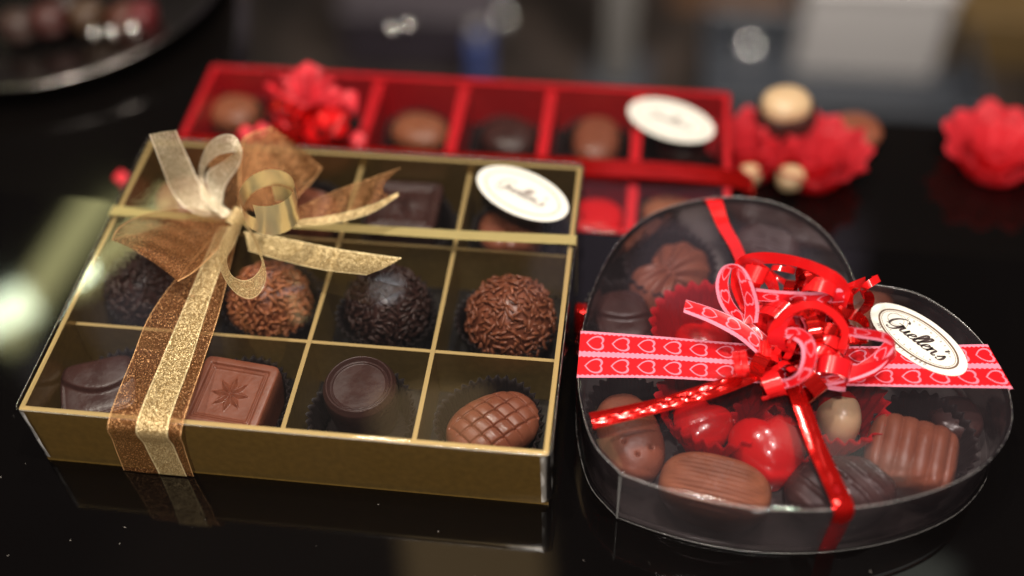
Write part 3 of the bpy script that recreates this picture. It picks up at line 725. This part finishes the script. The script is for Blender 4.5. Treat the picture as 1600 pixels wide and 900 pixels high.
# ------------------------------------------------------------------ gold ribbon and bow
V3 = V3_
def frame(axis):
    A = Vector(axis).normalized(); X = A.cross(Vector((.13, .2, 1))); X = X.normalized() if X.length > .1 else Vector((1, 0, 0)); return A, X, A.cross(X)
def curl(c, r, axis, width, turns=1.0, a0=0, pitch=0, r1=None, n=40, cross=4, mb=None, squash=1.0, mi=0, dent=0):
    """a springy curl: band wound round an axis, its width along the axis"""
    mb = mb or MB(); A, X, Y = frame(axis); c = Vector(c); rows, uvs = [], []; N = int(n * turns) + 1; u = 0
    for i in range(N):
        f = i / (N - 1); t = radians(a0) + 2 * pi * turns * f; R_ = r + ((r1 if r1 is not None else r) - r) * f
        R_ *= 1 + dent * sin(3 * t + c.x)
        p = c + X * R_ * cos(t) + Y * R_ * squash * sin(t) + A * pitch * (f - .5) * turns
        if i: u += 2 * pi * R_ * turns / (N - 1)
        rows.append([p + A * width * (j / cross - .5) for j in range(cross + 1)]); uvs.append([(u, j / cross) for j in range(cross + 1)])
    return mb.grid(rows, uvs=uvs, mi=mi)
kn = P(365, 342, 31)
rg = empty('gold_ribbon', kn, 0, 'gold and brown organza ribbon with looped bow and foil curl on the gold box', 'ribbon')
def gpart(name, mb, m, **k): return shift(mb, rg).build(name, m, rg, **k)
def fw(px_, py_, z, y=-1.7): return V3(P(px_, py_, z).x, y, z)
# wide brown band, narrow gold band on it: over the lid and down the front
gpart('brown_band', strip([(350, 345, 30.5), (245, 475, 29.3), (206, 560, 29.1), fw(173, 648, 28.4), fw(180, 680, 17), fw(195, 730, .6)],
                          [(374, 352, 30.5), (345, 480, 29.3), (318, 565, 29.1), fw(288, 658, 28.4), fw(292, 690, 17), fw(304, 742, .6)], 8, 12, crease=.25), M_orgB)
gpart('gold_band', strip([(342, 352, 31.2), (300, 450, 29.7), (255, 555, 29.4), fw(217, 652, 28.9, -2.2), fw(228, 690, 17, -2.1), fw(250, 736, .8, -2)],
                         [(370, 356, 31.2), (334, 450, 29.7), (300, 560, 29.4), fw(266, 658, 28.9, -2.2), fw(275, 695, 17, -2.1), fw(293, 742, .8, -2)], 8, 6), M_orgG)
gpart('brown_band', strip([(360, 335, 31), (330, 270, 29.3), V3(P(318, 226, 28.8).x, 123.4, 28.6), V3(P(318, 226, 28.8).x, 123.6, 2)],
                          [(385, 335, 31), (400, 270, 29.3), V3(P(400, 230, 28.8).x, 123.4, 28.6), V3(P(400, 230, 28.8).x, 123.6, 2)], 6, 6), M_orgB)
cdm = strip([V3(-1.3, 84.6, 3), V3(-1.3, 85, 20), V3(-1.25, 86.0, 27.9), V3(-.4, 86, 28.85), V3(3, 86, 28.95), (285, 333, 29.3), (465, 345, 29.1), (700, 359, 29.0), V3(157, 86.6, 28.95), V3(160.4, 86.4, 28.85), V3(161.25, 86.3, 27.9), V3(161.3, 86.2, 20), V3(161.3, 86.2, 3)],
            [V3(-1.3, 80.6, 3), V3(-1.3, 81, 20), V3(-1.25, 81.4, 27.9), V3(-.4, 81.4, 28.85), V3(3, 81.4, 28.95), (285, 343, 29.3), (465, 357, 29.1), (700, 373, 29.0), V3(157, 82.2, 28.95), V3(160.4, 82.0, 28.85), V3(161.25, 82.0, 27.9), V3(161.3, 81.8, 20), V3(161.3, 81.6, 3)], 10, 4)
gpart('gold_cord', cdm, M_cord)
gpart('ribbon_tail', strip([(350, 346, 31), (297, 330, 33), (270, 303, 39), (253, 263, 50), (233, 210, 62)], [(372, 340, 31), (347, 320, 33), (317, 293, 38), (293, 243, 50), (275, 203, 61)], 8, 6, sag=.05), M_orgP)
gpart('ribbon_loop', strip([(348, 340, 32), (318, 312, 36), (311, 280, 40), (314, 250, 47), (328, 222, 54), (350, 210, 58), (368, 214, 58), (378, 236, 54), (373, 260, 48), (352, 292, 40), (345, 335, 33)],
                           [(362, 338, 32), (342, 318, 35), (322, 292, 38), (320, 264, 44), (335, 246, 50), (352, 239, 53), (366, 238, 54), (362, 243, 53), (345, 255, 48), (322, 274, 42), (335, 322, 35)], 7, 5), M_orgP)
gpart('ribbon_loop', strip([(374, 340, 31), (350, 368, 36), (341, 400, 40), (348, 430, 43), (366, 456, 45), (388, 467, 46), (406, 458, 46), (416, 432, 45), (410, 400, 42), (400, 372, 37), (384, 345, 32)],
                           [(380, 345, 31), (367, 380, 35), (355, 402, 38), (357, 420, 41), (366, 433, 43), (383, 438, 44), (399, 430, 44), (409, 412, 43), (402, 392, 41), (393, 368, 37), (380, 350, 32)], 7, 5), M_orgG)
gpart('ribbon_loop', strip([(374, 322, 30), (374, 262, 36), (382, 216, 42), (425, 198, 45)], [(448, 340, 29.6), (466, 306, 31), (486, 286, 34), (504, 262, 38)], 9, 14, sag=.06, crease=.22), M_orgB)
gpart('ribbon_loop', strip([(425, 198, 45), (398, 240, 35), (376, 322, 30)], [(504, 262, 38), (476, 278, 32), (430, 330, 29.6)], 9, 12, sag=-.08, crease=.22), M_orgB)
gpart('ribbon_loop', strip([(352, 336, 31), (290, 325, 37), (225, 335, 41), (187, 354, 43), (174, 375, 44)], [(356, 352, 31), (348, 378, 33), (328, 402, 35), (302, 426, 37), (278, 440, 38)], 9, 14, sag=.07, crease=.25), M_orgB)
gpart('ribbon_loop', strip([(174, 375, 44), (215, 365, 36), (290, 342, 33), (352, 338, 31)], [(278, 440, 38), (300, 410, 33), (330, 375, 31), (356, 350, 31)], 9, 12, sag=-.08, crease=.25), M_orgB)
gpart('ribbon_tail', strip([(455, 330, 33), (520, 300, 37), (580, 278, 40), (626, 262, 42)], [(460, 353, 32.5), (520, 347, 35), (575, 330, 38), (623, 307, 41)], 9, 10, notch=.8, crease=.4), M_orgB)
gpart('ribbon_tail_fold', strip([(462, 344, 33.5), (520, 336, 36.5), (580, 320, 39), (622, 300, 41.5)], [(462, 354, 33), (520, 349, 35.5), (578, 334, 38.5), (623, 306, 41)], 9, 3), M_orgG)
gpart('ribbon_tail', strip([(382, 362, 32), (440, 371, 33.5), (530, 389, 34.5), (628, 403, 36)], [(388, 392, 31.5), (440, 407, 33), (505, 422, 34), (572, 430, 36)], 9, 6, sag=.05), M_orgG)
hc_ = P(420, 316, 50)
gpart('foil_curl', curl(hc_, 9.3, (.06, -.10, 1), 7.6, 1.55, 95, -7.5, 8.6, n=30), M_foil, angle=25)
gpart('knot', curl(P(368, 342, 31.5), 2.6, (.3, .9, .25), 6, 1.0, 0, 0, n=16, dent=.12), M_orgG)
# ------------------------------------------------------------------ hearts ribbon, foil and curls on the heart box
hk = P(1205, 572, 29)
hr = empty('hearts_ribbon', hk, 0, 'red and pink hearts ribbon with foil strands and curled bow on the heart box', 'ribbon')
def hpart(name, mb, m, **k): return shift(mb, hr).build(name, m, hr, **k)
HLP = heart_loop(0)
def rim_x(y, side):
    xs = []
    for a_, b_ in zip(HLP, HLP[1:] + HLP[:1]):
        if (a_.y - y) * (b_.y - y) <= 0 and a_.y != b_.y: xs.append(a_.x + (b_.x - a_.x) * (y - a_.y) / (b_.y - a_.y))
    return min(xs) if side < 0 else max(xs)
def band_edge(yl, mid, yr):
    xl, xr_ = rim_x(yl, -1), rim_x(yr, 1)
    return ([V3(xl - .3, yl, 2.5), V3(xl - .3, yl, 14), V3(xl - .35, yl, 23.4), V3(xl + .25, yl, 24.9), V3(xl + 2.2, yl, 25.3)] + mid +
            [V3(xr_ - 2.2, yr, 25.3), V3(xr_ - .25, yr, 24.9), V3(xr_ + .35, yr, 23.4), V3(xr_ + .3, yr, 14), V3(xr_ + .3, yr, 2.5)])
hpart('printed_band', strip(band_edge(48.7, [(1035, 526, 25.4), (1190, 538, 25.5), (1380, 541, 25.3)], 55.2), band_edge(30.4, [(1035, 591, 25.4), (1190, 599, 25.5), (1380, 604, 25.3)], 38.8), 10, 6), M_hr2)
hpart('foil_strand', strip([V3(P(1098, 311, 25).x, P(1098, 311, 25).y + 1.2, 3), (1098, 311, 25.2), (1122, 356, 25.6), (1150, 410, 26), (1200, 560, 27)], [V3(P(1125, 311, 25).x, P(1125, 311, 25).y + 1.2, 3), (1125, 311, 25.2), (1140, 350, 25.6), (1168, 405, 26), (1220, 560, 27)], 8, 4), M_rrib)
fwall = lambda x, y, z: P(x, y, z)
hpart('foil_strand', strip([(1224, 592, 29), (1258, 690, 26.2), (1284, 750, 25.8), (1303, 798, 25.3), (1294, 825, 14), (1278, 860, .5)],
                           [(1250, 590, 29), (1288, 690, 26.2), (1316, 750, 25.8), (1335, 793, 25.3), (1325, 822, 14), (1306, 858, .5)], 8, 6, sag=.05, crease=.1), M_rfoil)
hpart('foil_tail', strip([(1186, 578, 30), (1120, 600, 30.5), (1030, 622, 29.5), (920, 645, 28.5)], [(1192, 592, 30), (1120, 620, 30), (1030, 645, 29), (928, 670, 28)], 12, 6, sag=.14, crease=.25), M_rfoil)
hpart('foil_tail', strip([(1190, 566, 31), (1130, 590, 31), (1050, 616, 30), (1000, 632, 29)], [(1194, 578, 31), (1130, 600, 31), (1050, 624, 30), (1000, 640, 29)], 12, 4, sag=.1, crease=.2), M_rfoil)
hpart('ribbon_end', strip([(1290, 470, 38), (1315, 448, 40), (1352, 432, 38)], [(1300, 484, 36), (1325, 468, 37), (1353, 446, 34)], 6, 4), M_rrib)
# curls
hpart('red_loop', strip([(1205, 560, 30), (1150, 470, 38), (1143, 425, 44), (1160, 400, 50), (1200, 394, 54), (1258, 404, 56), (1308, 426, 54), (1328, 452, 48), (1322, 482, 42)],
                        [(1225, 555, 30), (1172, 470, 36), (1160, 435, 41), (1172, 418, 46), (1205, 412, 50), (1255, 420, 52), (1298, 442, 50), (1312, 462, 45), (1305, 484, 40)], 8, 4), M_rrib)
hpart('red_loop', strip([(1150, 410, 46), (1178, 408, 48), (1205, 425, 47), (1218, 455, 44), (1215, 520, 36)], [(1156, 428, 42), (1176, 424, 44), (1194, 440, 43), (1202, 462, 40), (1198, 520, 34)], 8, 4), M_rrib)
hpart('hearts_loop', strip([(1188, 545, 32), (1150, 508, 34), (1126, 478, 40), (1118, 446, 46), (1126, 420, 51), (1144, 412, 53), (1163, 420, 52), (1178, 448, 48), (1186, 480, 42), (1184, 504, 37)],
                           [(1204, 530, 33), (1168, 498, 36), (1146, 472, 41), (1138, 446, 46), (1142, 424, 50), (1150, 418, 52), (1152, 428, 50), (1158, 452, 46), (1164, 482, 40), (1160, 506, 36)], 8, 4), M_hr1)
hpart('hearts_loop', strip([(1180, 450, 46), (1215, 454, 47), (1270, 456, 48), (1312, 451, 48), (1326, 456, 46), (1318, 500, 40)], [(1184, 470, 42), (1215, 472, 43), (1270, 476, 44), (1310, 472, 44), (1324, 476, 42), (1306, 520, 36)], 8, 4), M_hr1)
hpart('hearts_tail', strip([(1190, 560, 31), (1155, 530, 34), (1112, 506, 37), (1068, 488, 40)], [(1200, 540, 32), (1165, 506, 36), (1120, 484, 39), (1072, 468, 42)], 8, 4, sag=.1), M_hr1)
hpart('hearts_loop', strip([(1204, 590, 28), (1225, 592, 31), (1244, 582, 35), (1252, 560, 39), (1250, 540, 41), (1236, 530, 40), (1218, 532, 37), (1212, 548, 33), (1220, 570, 30)],
                           [(1208, 600, 29), (1232, 606, 33), (1262, 590, 38), (1276, 560, 42), (1270, 528, 44), (1246, 512, 43), (1216, 518, 40), (1205, 545, 35), (1215, 575, 31)], 8, 4), M_hr1)
hpart('hearts_loop', strip([(1252, 540, 36), (1290, 568, 33), (1325, 596, 30), (1360, 588, 31), (1392, 566, 34), (1400, 552, 36), (1385, 536, 38), (1340, 528, 38), (1298, 524, 35)],
                           [(1262, 520, 40), (1300, 548, 37), (1330, 570, 34), (1360, 566, 35), (1390, 556, 37), (1399, 538, 40), (1385, 520, 42), (1340, 512, 42), (1300, 508, 38)], 8, 4), M_hr1)
hpart('hearts_loop', strip([(1400, 545, 38), (1370, 580, 33), (1310, 600, 30), (1250, 606, 29)], [(1386, 530, 38), (1355, 560, 33), (1300, 586, 30), (1240, 590, 29)], 8, 4), M_hr1)
hpart('red_loop', strip([(1198, 565, 31), (1200, 520, 40), (1222, 486, 48), (1262, 470, 52), (1302, 482, 50), (1326, 512, 44), (1322, 545, 38)],
                        [(1212, 560, 31), (1212, 524, 39), (1232, 496, 46), (1264, 482, 50), (1294, 492, 48), (1314, 518, 43), (1308, 545, 37)], 8, 4), M_rrib)
for c, r, ax, wd, tn, a0, pt, mt in (
        ((1262, 440, 46), 5.2, (.9, .35, .1), 3.4, 1.3, 40, 0, M_rfoil), ((1240, 462, 42), 4.6, (.8, -.3, .3), 3.2, 1.8, 0, 5, M_rfoil), ((1300, 498, 40), 5.0, (.4, .5, .9), 3.4, 1.8, 90, 6, M_rfoil),
        ((1270, 515, 38), 5.6, (.95, .1, .2), 3.6, 1.6, 10, 4, M_rfoil), ((1335, 515, 36), 3.8, (.2, .3, 1), 3.4, 1.6, 20, 5, M_rfoil), ((1190, 575, 31), 4.0, (.9, -.5, .2), 5.0, 1.0, 0, 0, M_rfoil),
        ((1225, 590, 30), 4.4, (.3, -.8, .5), 3.4, 1.8, 0, 5, M_rrib), ((1250, 545, 34), 6.4, (.2, -.7, .6), 3.6, 1.8, 60, 5, M_rrib), ((1290, 545, 33), 5.2, (.5, .8, .4), 3.6, 1.6, 200, 4, M_rrib),
        ((1215, 500, 38), 6.0, (.6, .7, .2), 3.6, 1.5, 120, 3, M_rrib), ((1245, 490, 40), 5.0, (.2, .9, .5), 4.6, 1.2, 0, 5, M_rfoil), ((1178, 430, 48), 3.6, (.3, .6, .5), 5, 1.3, 30, 4, M_rrib), ((1340, 470, 36), 4.4, (.4, -.6, .6), 5, 1.1, 30, 3, M_rfoil), ((1232, 522, 38), 5.8, (.7, -.5, .5), 6, 1.4, 80, 3, M_hr1),
        ((1300, 580, 33), 5.0, (.2, .9, .3), 5.5, 1.2, 10, 3, M_hr1), ((1205, 600, 29), 4.2, (.9, .2, .3), 5.5, 1.3, 0, 2, M_rrib), ((1280, 455, 46), 4.8, (.3, .9, .2), 5, 1.3, 60, 4, M_rrib),
        ((1260, 600, 30), 4.8, (.7, .6, .3), 5, 1.2, 0, 3, M_rfoil), ((1200, 555, 32), 3.2, (.1, 1, .1), 6.5, 1.0, 0, 0, M_rrib)):
    hpart('curl', curl(P(*c), r, ax, wd, tn, a0, pt, dent=.06), mt)
rnd = random.Random(21)
for i in range(34):
    c = P(1262 + rnd.gauss(0, 42), 508 + rnd.gauss(0, 36), rnd.uniform(29, 38))
    hpart('curl', curl(c, rnd.uniform(2.6, 4.6), (rnd.uniform(-1, 1), rnd.uniform(-1, 1), rnd.uniform(-.2, 1)), rnd.uniform(1.6, 2.7), rnd.uniform(.8, 2.0), rnd.uniform(0, 360), rnd.uniform(2, 5), dent=.08), (M_rrib, M_rfoil, M_rrib, M_prib)[i % 4])
# ------------------------------------------------------------------ ribbon and bow of the red box
rk = P(480, 190, 0)
rr = empty('red_ribbon', rk, 0, 'red ribbon with a frilled pinkish red bow, out of focus on the red box', 'ribbon')
def rpart(name, mb, m, **k): return shift(mb, rr).build(name, m, rr, **k)
M_frill = mat('frill', (.72, .03, .045), .5, noise=.35, nscale=160)
rpart('band', strip([V3(RX0 - 1.4, 158.5, RZ + 2), V3(RX0 - 1.4, 158.5, zt + .2), V3(100, 158.5, zt + .5), V3(RX1 + 1.2, 158.5, zt + .2), V3(RX1 + 1.4, 158.5, RZ + 2)],
                    [V3(RX0 - 1.4, 149, RZ + 2), V3(RX0 - 1.4, 149, zt + .2), V3(100, 149, zt + .5), V3(RX1 + 1.2, 149, zt + .2), V3(RX1 + 1.4, 149, RZ + 2)], 10, 4), M_rfoil)
rnd = random.Random(5)
for i in range(15):
    a = radians(-10 + 200 * (i + .5) / 15 + rnd.uniform(-6, 6)); L_ = rnd.uniform(14, 22); base = P(485, 172, 4)
    d = V3(cos(a), .45 * sin(a), .75 * max(.15, sin(a)) + rnd.uniform(-.1, .2)); sd = V3(-sin(a), cos(a) * .5, rnd.uniform(-.5, .5)).normalized()
    rpart('frill', pathstrip([base, base + d * L_ * .5 + V3(0, 0, 3), base + d * L_ * .85 + V3(0, 0, 3), base + d * L_], (3, 9), [sd, sd, sd, sd], 5, 6, sag=rnd.uniform(-3, 3)), M_frill)
for i in range(11):
    rpart('curl', curl(P(445 + rnd.uniform(-15, 105), 160 + rnd.uniform(0, 55), rnd.uniform(2, 12)), rnd.uniform(3.5, 6.5), (rnd.uniform(-1, 1), rnd.uniform(-1, 1), rnd.uniform(-.6, .6)), 4.6, rnd.uniform(.8, 1.4), rnd.uniform(0, 360), 4), M_rfoil if i % 2 else M_rrib)
for x, y, z in ((385, 212, 4), (410, 208, 5), (440, 205, 3), (560, 222, 4), (192, 282, -20)):
    rpart('ribbon_end', curl(P(x, y, z), 3.6, (.5, .6, .4), 4.5, .9, 0, 3), M_frill)
# ------------------------------------------------------------------ red cups and sweets beyond, at the right
BG = 'red cups beyond the red box'; zl = -27.7
M_cupf = M_cupr.copy(); M_cupf.name = 'pink_red_paper'; M_cupf.node_tree.nodes['Principled BSDF'].inputs['Base Color'].default_value = (.80, .05, .07, 1)
M_cupf.node_tree.nodes['Principled BSDF'].inputs['Roughness'].default_value = .4
def far_cup(x, y, r0, r1, h, label, m=M_cupr):
    p = P(x, y, zl + h * .6); mb = MB(); rnd_ = random.Random(int(x))
    for lay, (q0, q1, hh, n, am) in enumerate(((r0, r1, h, 11, 1.5), (r0 * .5, r1 * .55, h * 1.0, 7, 1.6))):
        rows = []
        for i in range(9):
            f = i / 8; rows.append([V3((q0 + (q1 - q0) * f ** 1.4 + am * f * cos(n * t + lay)) * cos(t), (q0 + (q1 - q0) * f ** 1.4 + am * f * cos(n * t + lay)) * sin(t), .3 + hh * f + 1.6 * f * sin(5 * t + lay * 2) + 1.1 * f * cos(n * t + 1)) for t in [2 * pi * k / 140 for k in range(140)]])
        mb.grid(rows, closed_v=True)
        if lay == 0: mb.fan([q.copy() for q in rows[0]])
    o = mb.build('paper_cup', M_cupf, solid=.15); o.location = V3(p.x, p.y, zl) * S; return tag(o, label, 'paper cup', BG)
def far_sweet(x, y, z, r, h, m, label):
    p = P(x, y, z); return sweet('sweet', choc_mesh(superel(r, r * .9, 2.2), h, 2.4, rings=16, segs=48), m, (p.x, p.y, z - h * .7), .3, label, group='sweets beyond the red box', cat='sweet')
far_cup(1272, 246, 13, 22, 14, 'blurred ruffled red cup with a pale sweet to the right of the red box')
far_cup(1172, 235, 12, 18, 14, 'blurred red cup touching the right side of the red box')
far_cup(1560, 236, 13, 23, 14, 'blurred red cup at the right edge of the photo')
far_sweet(1236, 272, -17, 6, 7, M_cream, 'pale cream drop at the front of the nearer red cup')
far_sweet(1172, 268, -19, 5, 6, M_cream, 'pale cream drop close to the corner of the red box')
far_sweet(1230, 168, -8, 13, 15, M_dark, 'dark base under the cream dome beyond the red cups')
far_sweet(1230, 156, -3, 10.5, 12, M_cream, 'round cream dome beyond the red cups')
far_sweet(1335, 200, -20, 12, 8, M_milk, 'brown biscuit coloured sweet behind the right red cup')
# ------------------------------------------------------------------ silver plate, top left
pc = P(70, -45, -16)
pl = empty('silver_plate', (pc.x, pc.y, -28), 0, 'round silver plate out of focus at the top left', 'plate')
prof = [(30, .3), (52, .3), (60, 5), (78, 9), (92, 12), (96, 13), (95.4, 11.6), (78, 7.6), (61, 3.8)]
mb = MB(); mb.grid([[V3(r * cos(2 * pi * k / 72), r * sin(2 * pi * k / 72), z) for k in range(72)] for r, z in prof], closed_v=True)
mb.fan([V3(52 * cos(2 * pi * k / 48), 52 * sin(2 * pi * k / 48), 1.2) for k in range(48)])
mb.build('dish', M_silver, pl)
PG = 'silver balls added beyond the boxes for glints'  # silver balls added only to give blurred points of light
def glint_ball(x, y, z, r, label):
    p = P(x, y, z); m = MB(); m.grid([[V3(r * sin(pi * i / 16) * cos(2 * pi * k / 24), r * sin(pi * i / 16) * sin(2 * pi * k / 24), r * cos(pi * i / 16)) for k in range(24)] for i in range(17)], closed_v=True)
    o = m.build('silver_glint_ball', M_glint_ball); o.location = p * S; return tag(o, label, 'added silver ball', PG)
for x, y, z, r, lb in ((208, 46, -13, 3.4, 'silver ball added for the brightest glint on the plate rim'), (175, 50, -13, 3.0, 'silver ball added for the middle glint on the plate rim'), (146, 52, -13, 2.6, 'silver ball added for the left glint on the plate rim'),
                       (153, 100, -25.8, 1.8, 'silver ball added for a glint on the table in front of the plate'), (612, 46, -24.5, 3.2, 'silver ball added for a glint behind the bow of the red box'), (640, 40, -24.8, 2.9, 'silver ball added for a second glint, a little right behind the red bow')):
    glint_ball(x, y, z, r, lb)
glint_ball(1172, 74, -546, 14, 'large silver ball added far off for its glint, left of the white carton')
glint_ball(786, 28, -548, 12, 'large silver ball added far off for its glint, right of the tan parcel')
for i, (x, y, c) in enumerate(((20, 20, (.20, .10, .08)), (70, 10, (.25, .06, .05)), (130, 5, (.28, .14, .07)), (190, 10, (.35, .10, .06)), (215, 8, (.45, .03, .04)), (100, -10, (.10, .05, .04)))):
    p = P(x, y, -10); sweet('sweet', choc_mesh(superel(9, 8, 2.3), 12, 2.6, rings=14, segs=40), mat('plate_sweet', [v * .22 for v in c], .45), (p.x, p.y, -22), .4 * i,
                            ['brown sweet at the left end of the silver plate', 'reddish sweet second on the silver plate', 'caramel sweet in the middle of the silver plate', 'orange brown sweet near the right of the silver plate', 'red sweet at the right end of the silver plate', 'dark sweet at the back of the silver plate'][i], group='sweets on the silver plate', cat='sweet')
# ------------------------------------------------------------------ things far below and beyond the table
zf_ = -560
def far(name, label, cat, parts, loc): 
    r = empty(name, loc, 0, label, cat)
    for nm, mb, m in parts: mb.build(nm, m, r, smooth=False, bevel=3)
    return r
p = P(1300, 190, zf_)
M_gry = mat('grey_plastic', (.035, .038, .045), .35); M_wht = mat('white_paper', (.34, .32, .31), .6, noise=.06, nscale=8)
far('plastic_tray', 'grey plastic tray far out of focus beyond the red cups', 'tray', [('base', MB().box(-145, 150, -40, 120, 0, 8), M_gry), ('wall', MB().box(-145, 150, -44, -38, 0, 60), M_gry), ('wall', MB().box(-151, -145, -40, 120, 0, 60), M_gry), ('wall', MB().box(150, 156, -40, 120, 0, 60), M_gry), ('wall', MB().box(-145, 150, 120, 126, 0, 60), M_gry)], p)
p = P(1345, 128, zf_)
far('white_carton', 'large white carton far out of focus behind the plastic tray', 'carton', [('body', MB().box(-80, 80, 0, 110, 0, 110), M_wht), ('lid', MB().box(-83, 83, -3, 113, 110, 120), M_wht)], V3(p.x, p.y, zf_ + 8))
p = P(965, 120, zf_)
far('metal_post', 'grey metal post standing far behind the red box', 'post', [('shaft', MB().box(-17, 17, -17, 17, 6, 420), mat('grey_metal', (.16, .15, .14), .5, metal=.2)), ('foot', MB().box(-40, 40, -40, 40, 0, 6), M_gry)], p)
p = P(655, 110, zf_)
far('purple_carton', 'dull purple grey carton far behind the red bow', 'carton', [('body', MB().box(-90, 90, 0, 90, 0, 70), mat('purple_grey', (.03, .022, .03), .6)), ('lid', MB().box(-93, 93, -3, 93, 70, 80), mat('purple_grey_lid', (.045, .036, .042), .6))], p)
p = P(750, 95, zf_ + 40)
far('blue_bottle', 'slim blue bottle standing far behind the red box', 'bottle', [('body', MB().box(-10, 10, -10, 10, 0, 75), mat('blue_plastic', (.06, .09, .26), .3)), ('cap', MB().box(-6, 6, -6, 6, 75, 90), M_wht)], V3(p.x, p.y, zf_))
p = P(700, 10, zf_)
far('tan_parcel', 'pale tan parcel at the top edge behind the purple grey carton', 'parcel', [('body', MB().box(-60, 60, 0, 90, 0, 70), mat('tan_paper', (.16, .11, .06), .7))], p)
p = P(1140, 20, zf_)
far('wooden_crate', 'brown wooden crate at the top, left of the white carton', 'crate', [('body', MB().box(-75, 75, 0, 120, 0, 80), mat('brown_wood', (.12, .06, .03), .6, noise=.4, nscale=20))], p)
p = P(1550, 110, zf_)
far('olive_box', 'olive brown box at the top right behind the red cup', 'box', [('body', MB().box(-70, 110, 0, 120, 0, 70), mat('olive_card', (.10, .06, .02), .6, noise=.3, nscale=10))], p)
q = P(908, 492, 8); mb = MB(); mb.box(-2.6, 2.6, -2.2, 2.2, 0, 12)  # plain red block standing in for a glimpsed red box corner
tag(mb.build('red_corner_block', M_rfoil, bevel=.8), 'small red block standing in for a red box corner between the gold and heart boxes', 'ribbon').location = V3(q.x + .6, q.y, 0) * S

# dust and crumbs on the glossy counter
rnd = random.Random(3); mb = MB()
for i in range(90):
    x, y = rnd.uniform(-60, 330), rnd.uniform(-70, 20); r = rnd.choice((.05, .07, .09, .14)) ; a = rnd.uniform(0, pi); l = r * rnd.choice((1, 1, 1.5, 4))
    if (-2 < x < 162 and y > -3) or (164 < x < 300 and y > -12): continue
    c, s__ = cos(a), sin(a); mb.add([(x + dx * l * c - dy * r * s__, y + dx * l * s__ + dy * r * c, z) for z in (.02, .02 + r) for dx, dy in ((-1, -1), (1, -1), (1, 1), (-1, 1))],
        [(3, 2, 1, 0), (4, 5, 6, 7), (0, 1, 5, 4), (1, 2, 6, 5), (2, 3, 7, 6), (3, 0, 4, 7)])
tag(mb.build('dust', mat('dust', (.20, .18, .16), .8), smooth=False), 'fine pale dust and crumbs on the black counter', 'dust', kind='stuff')
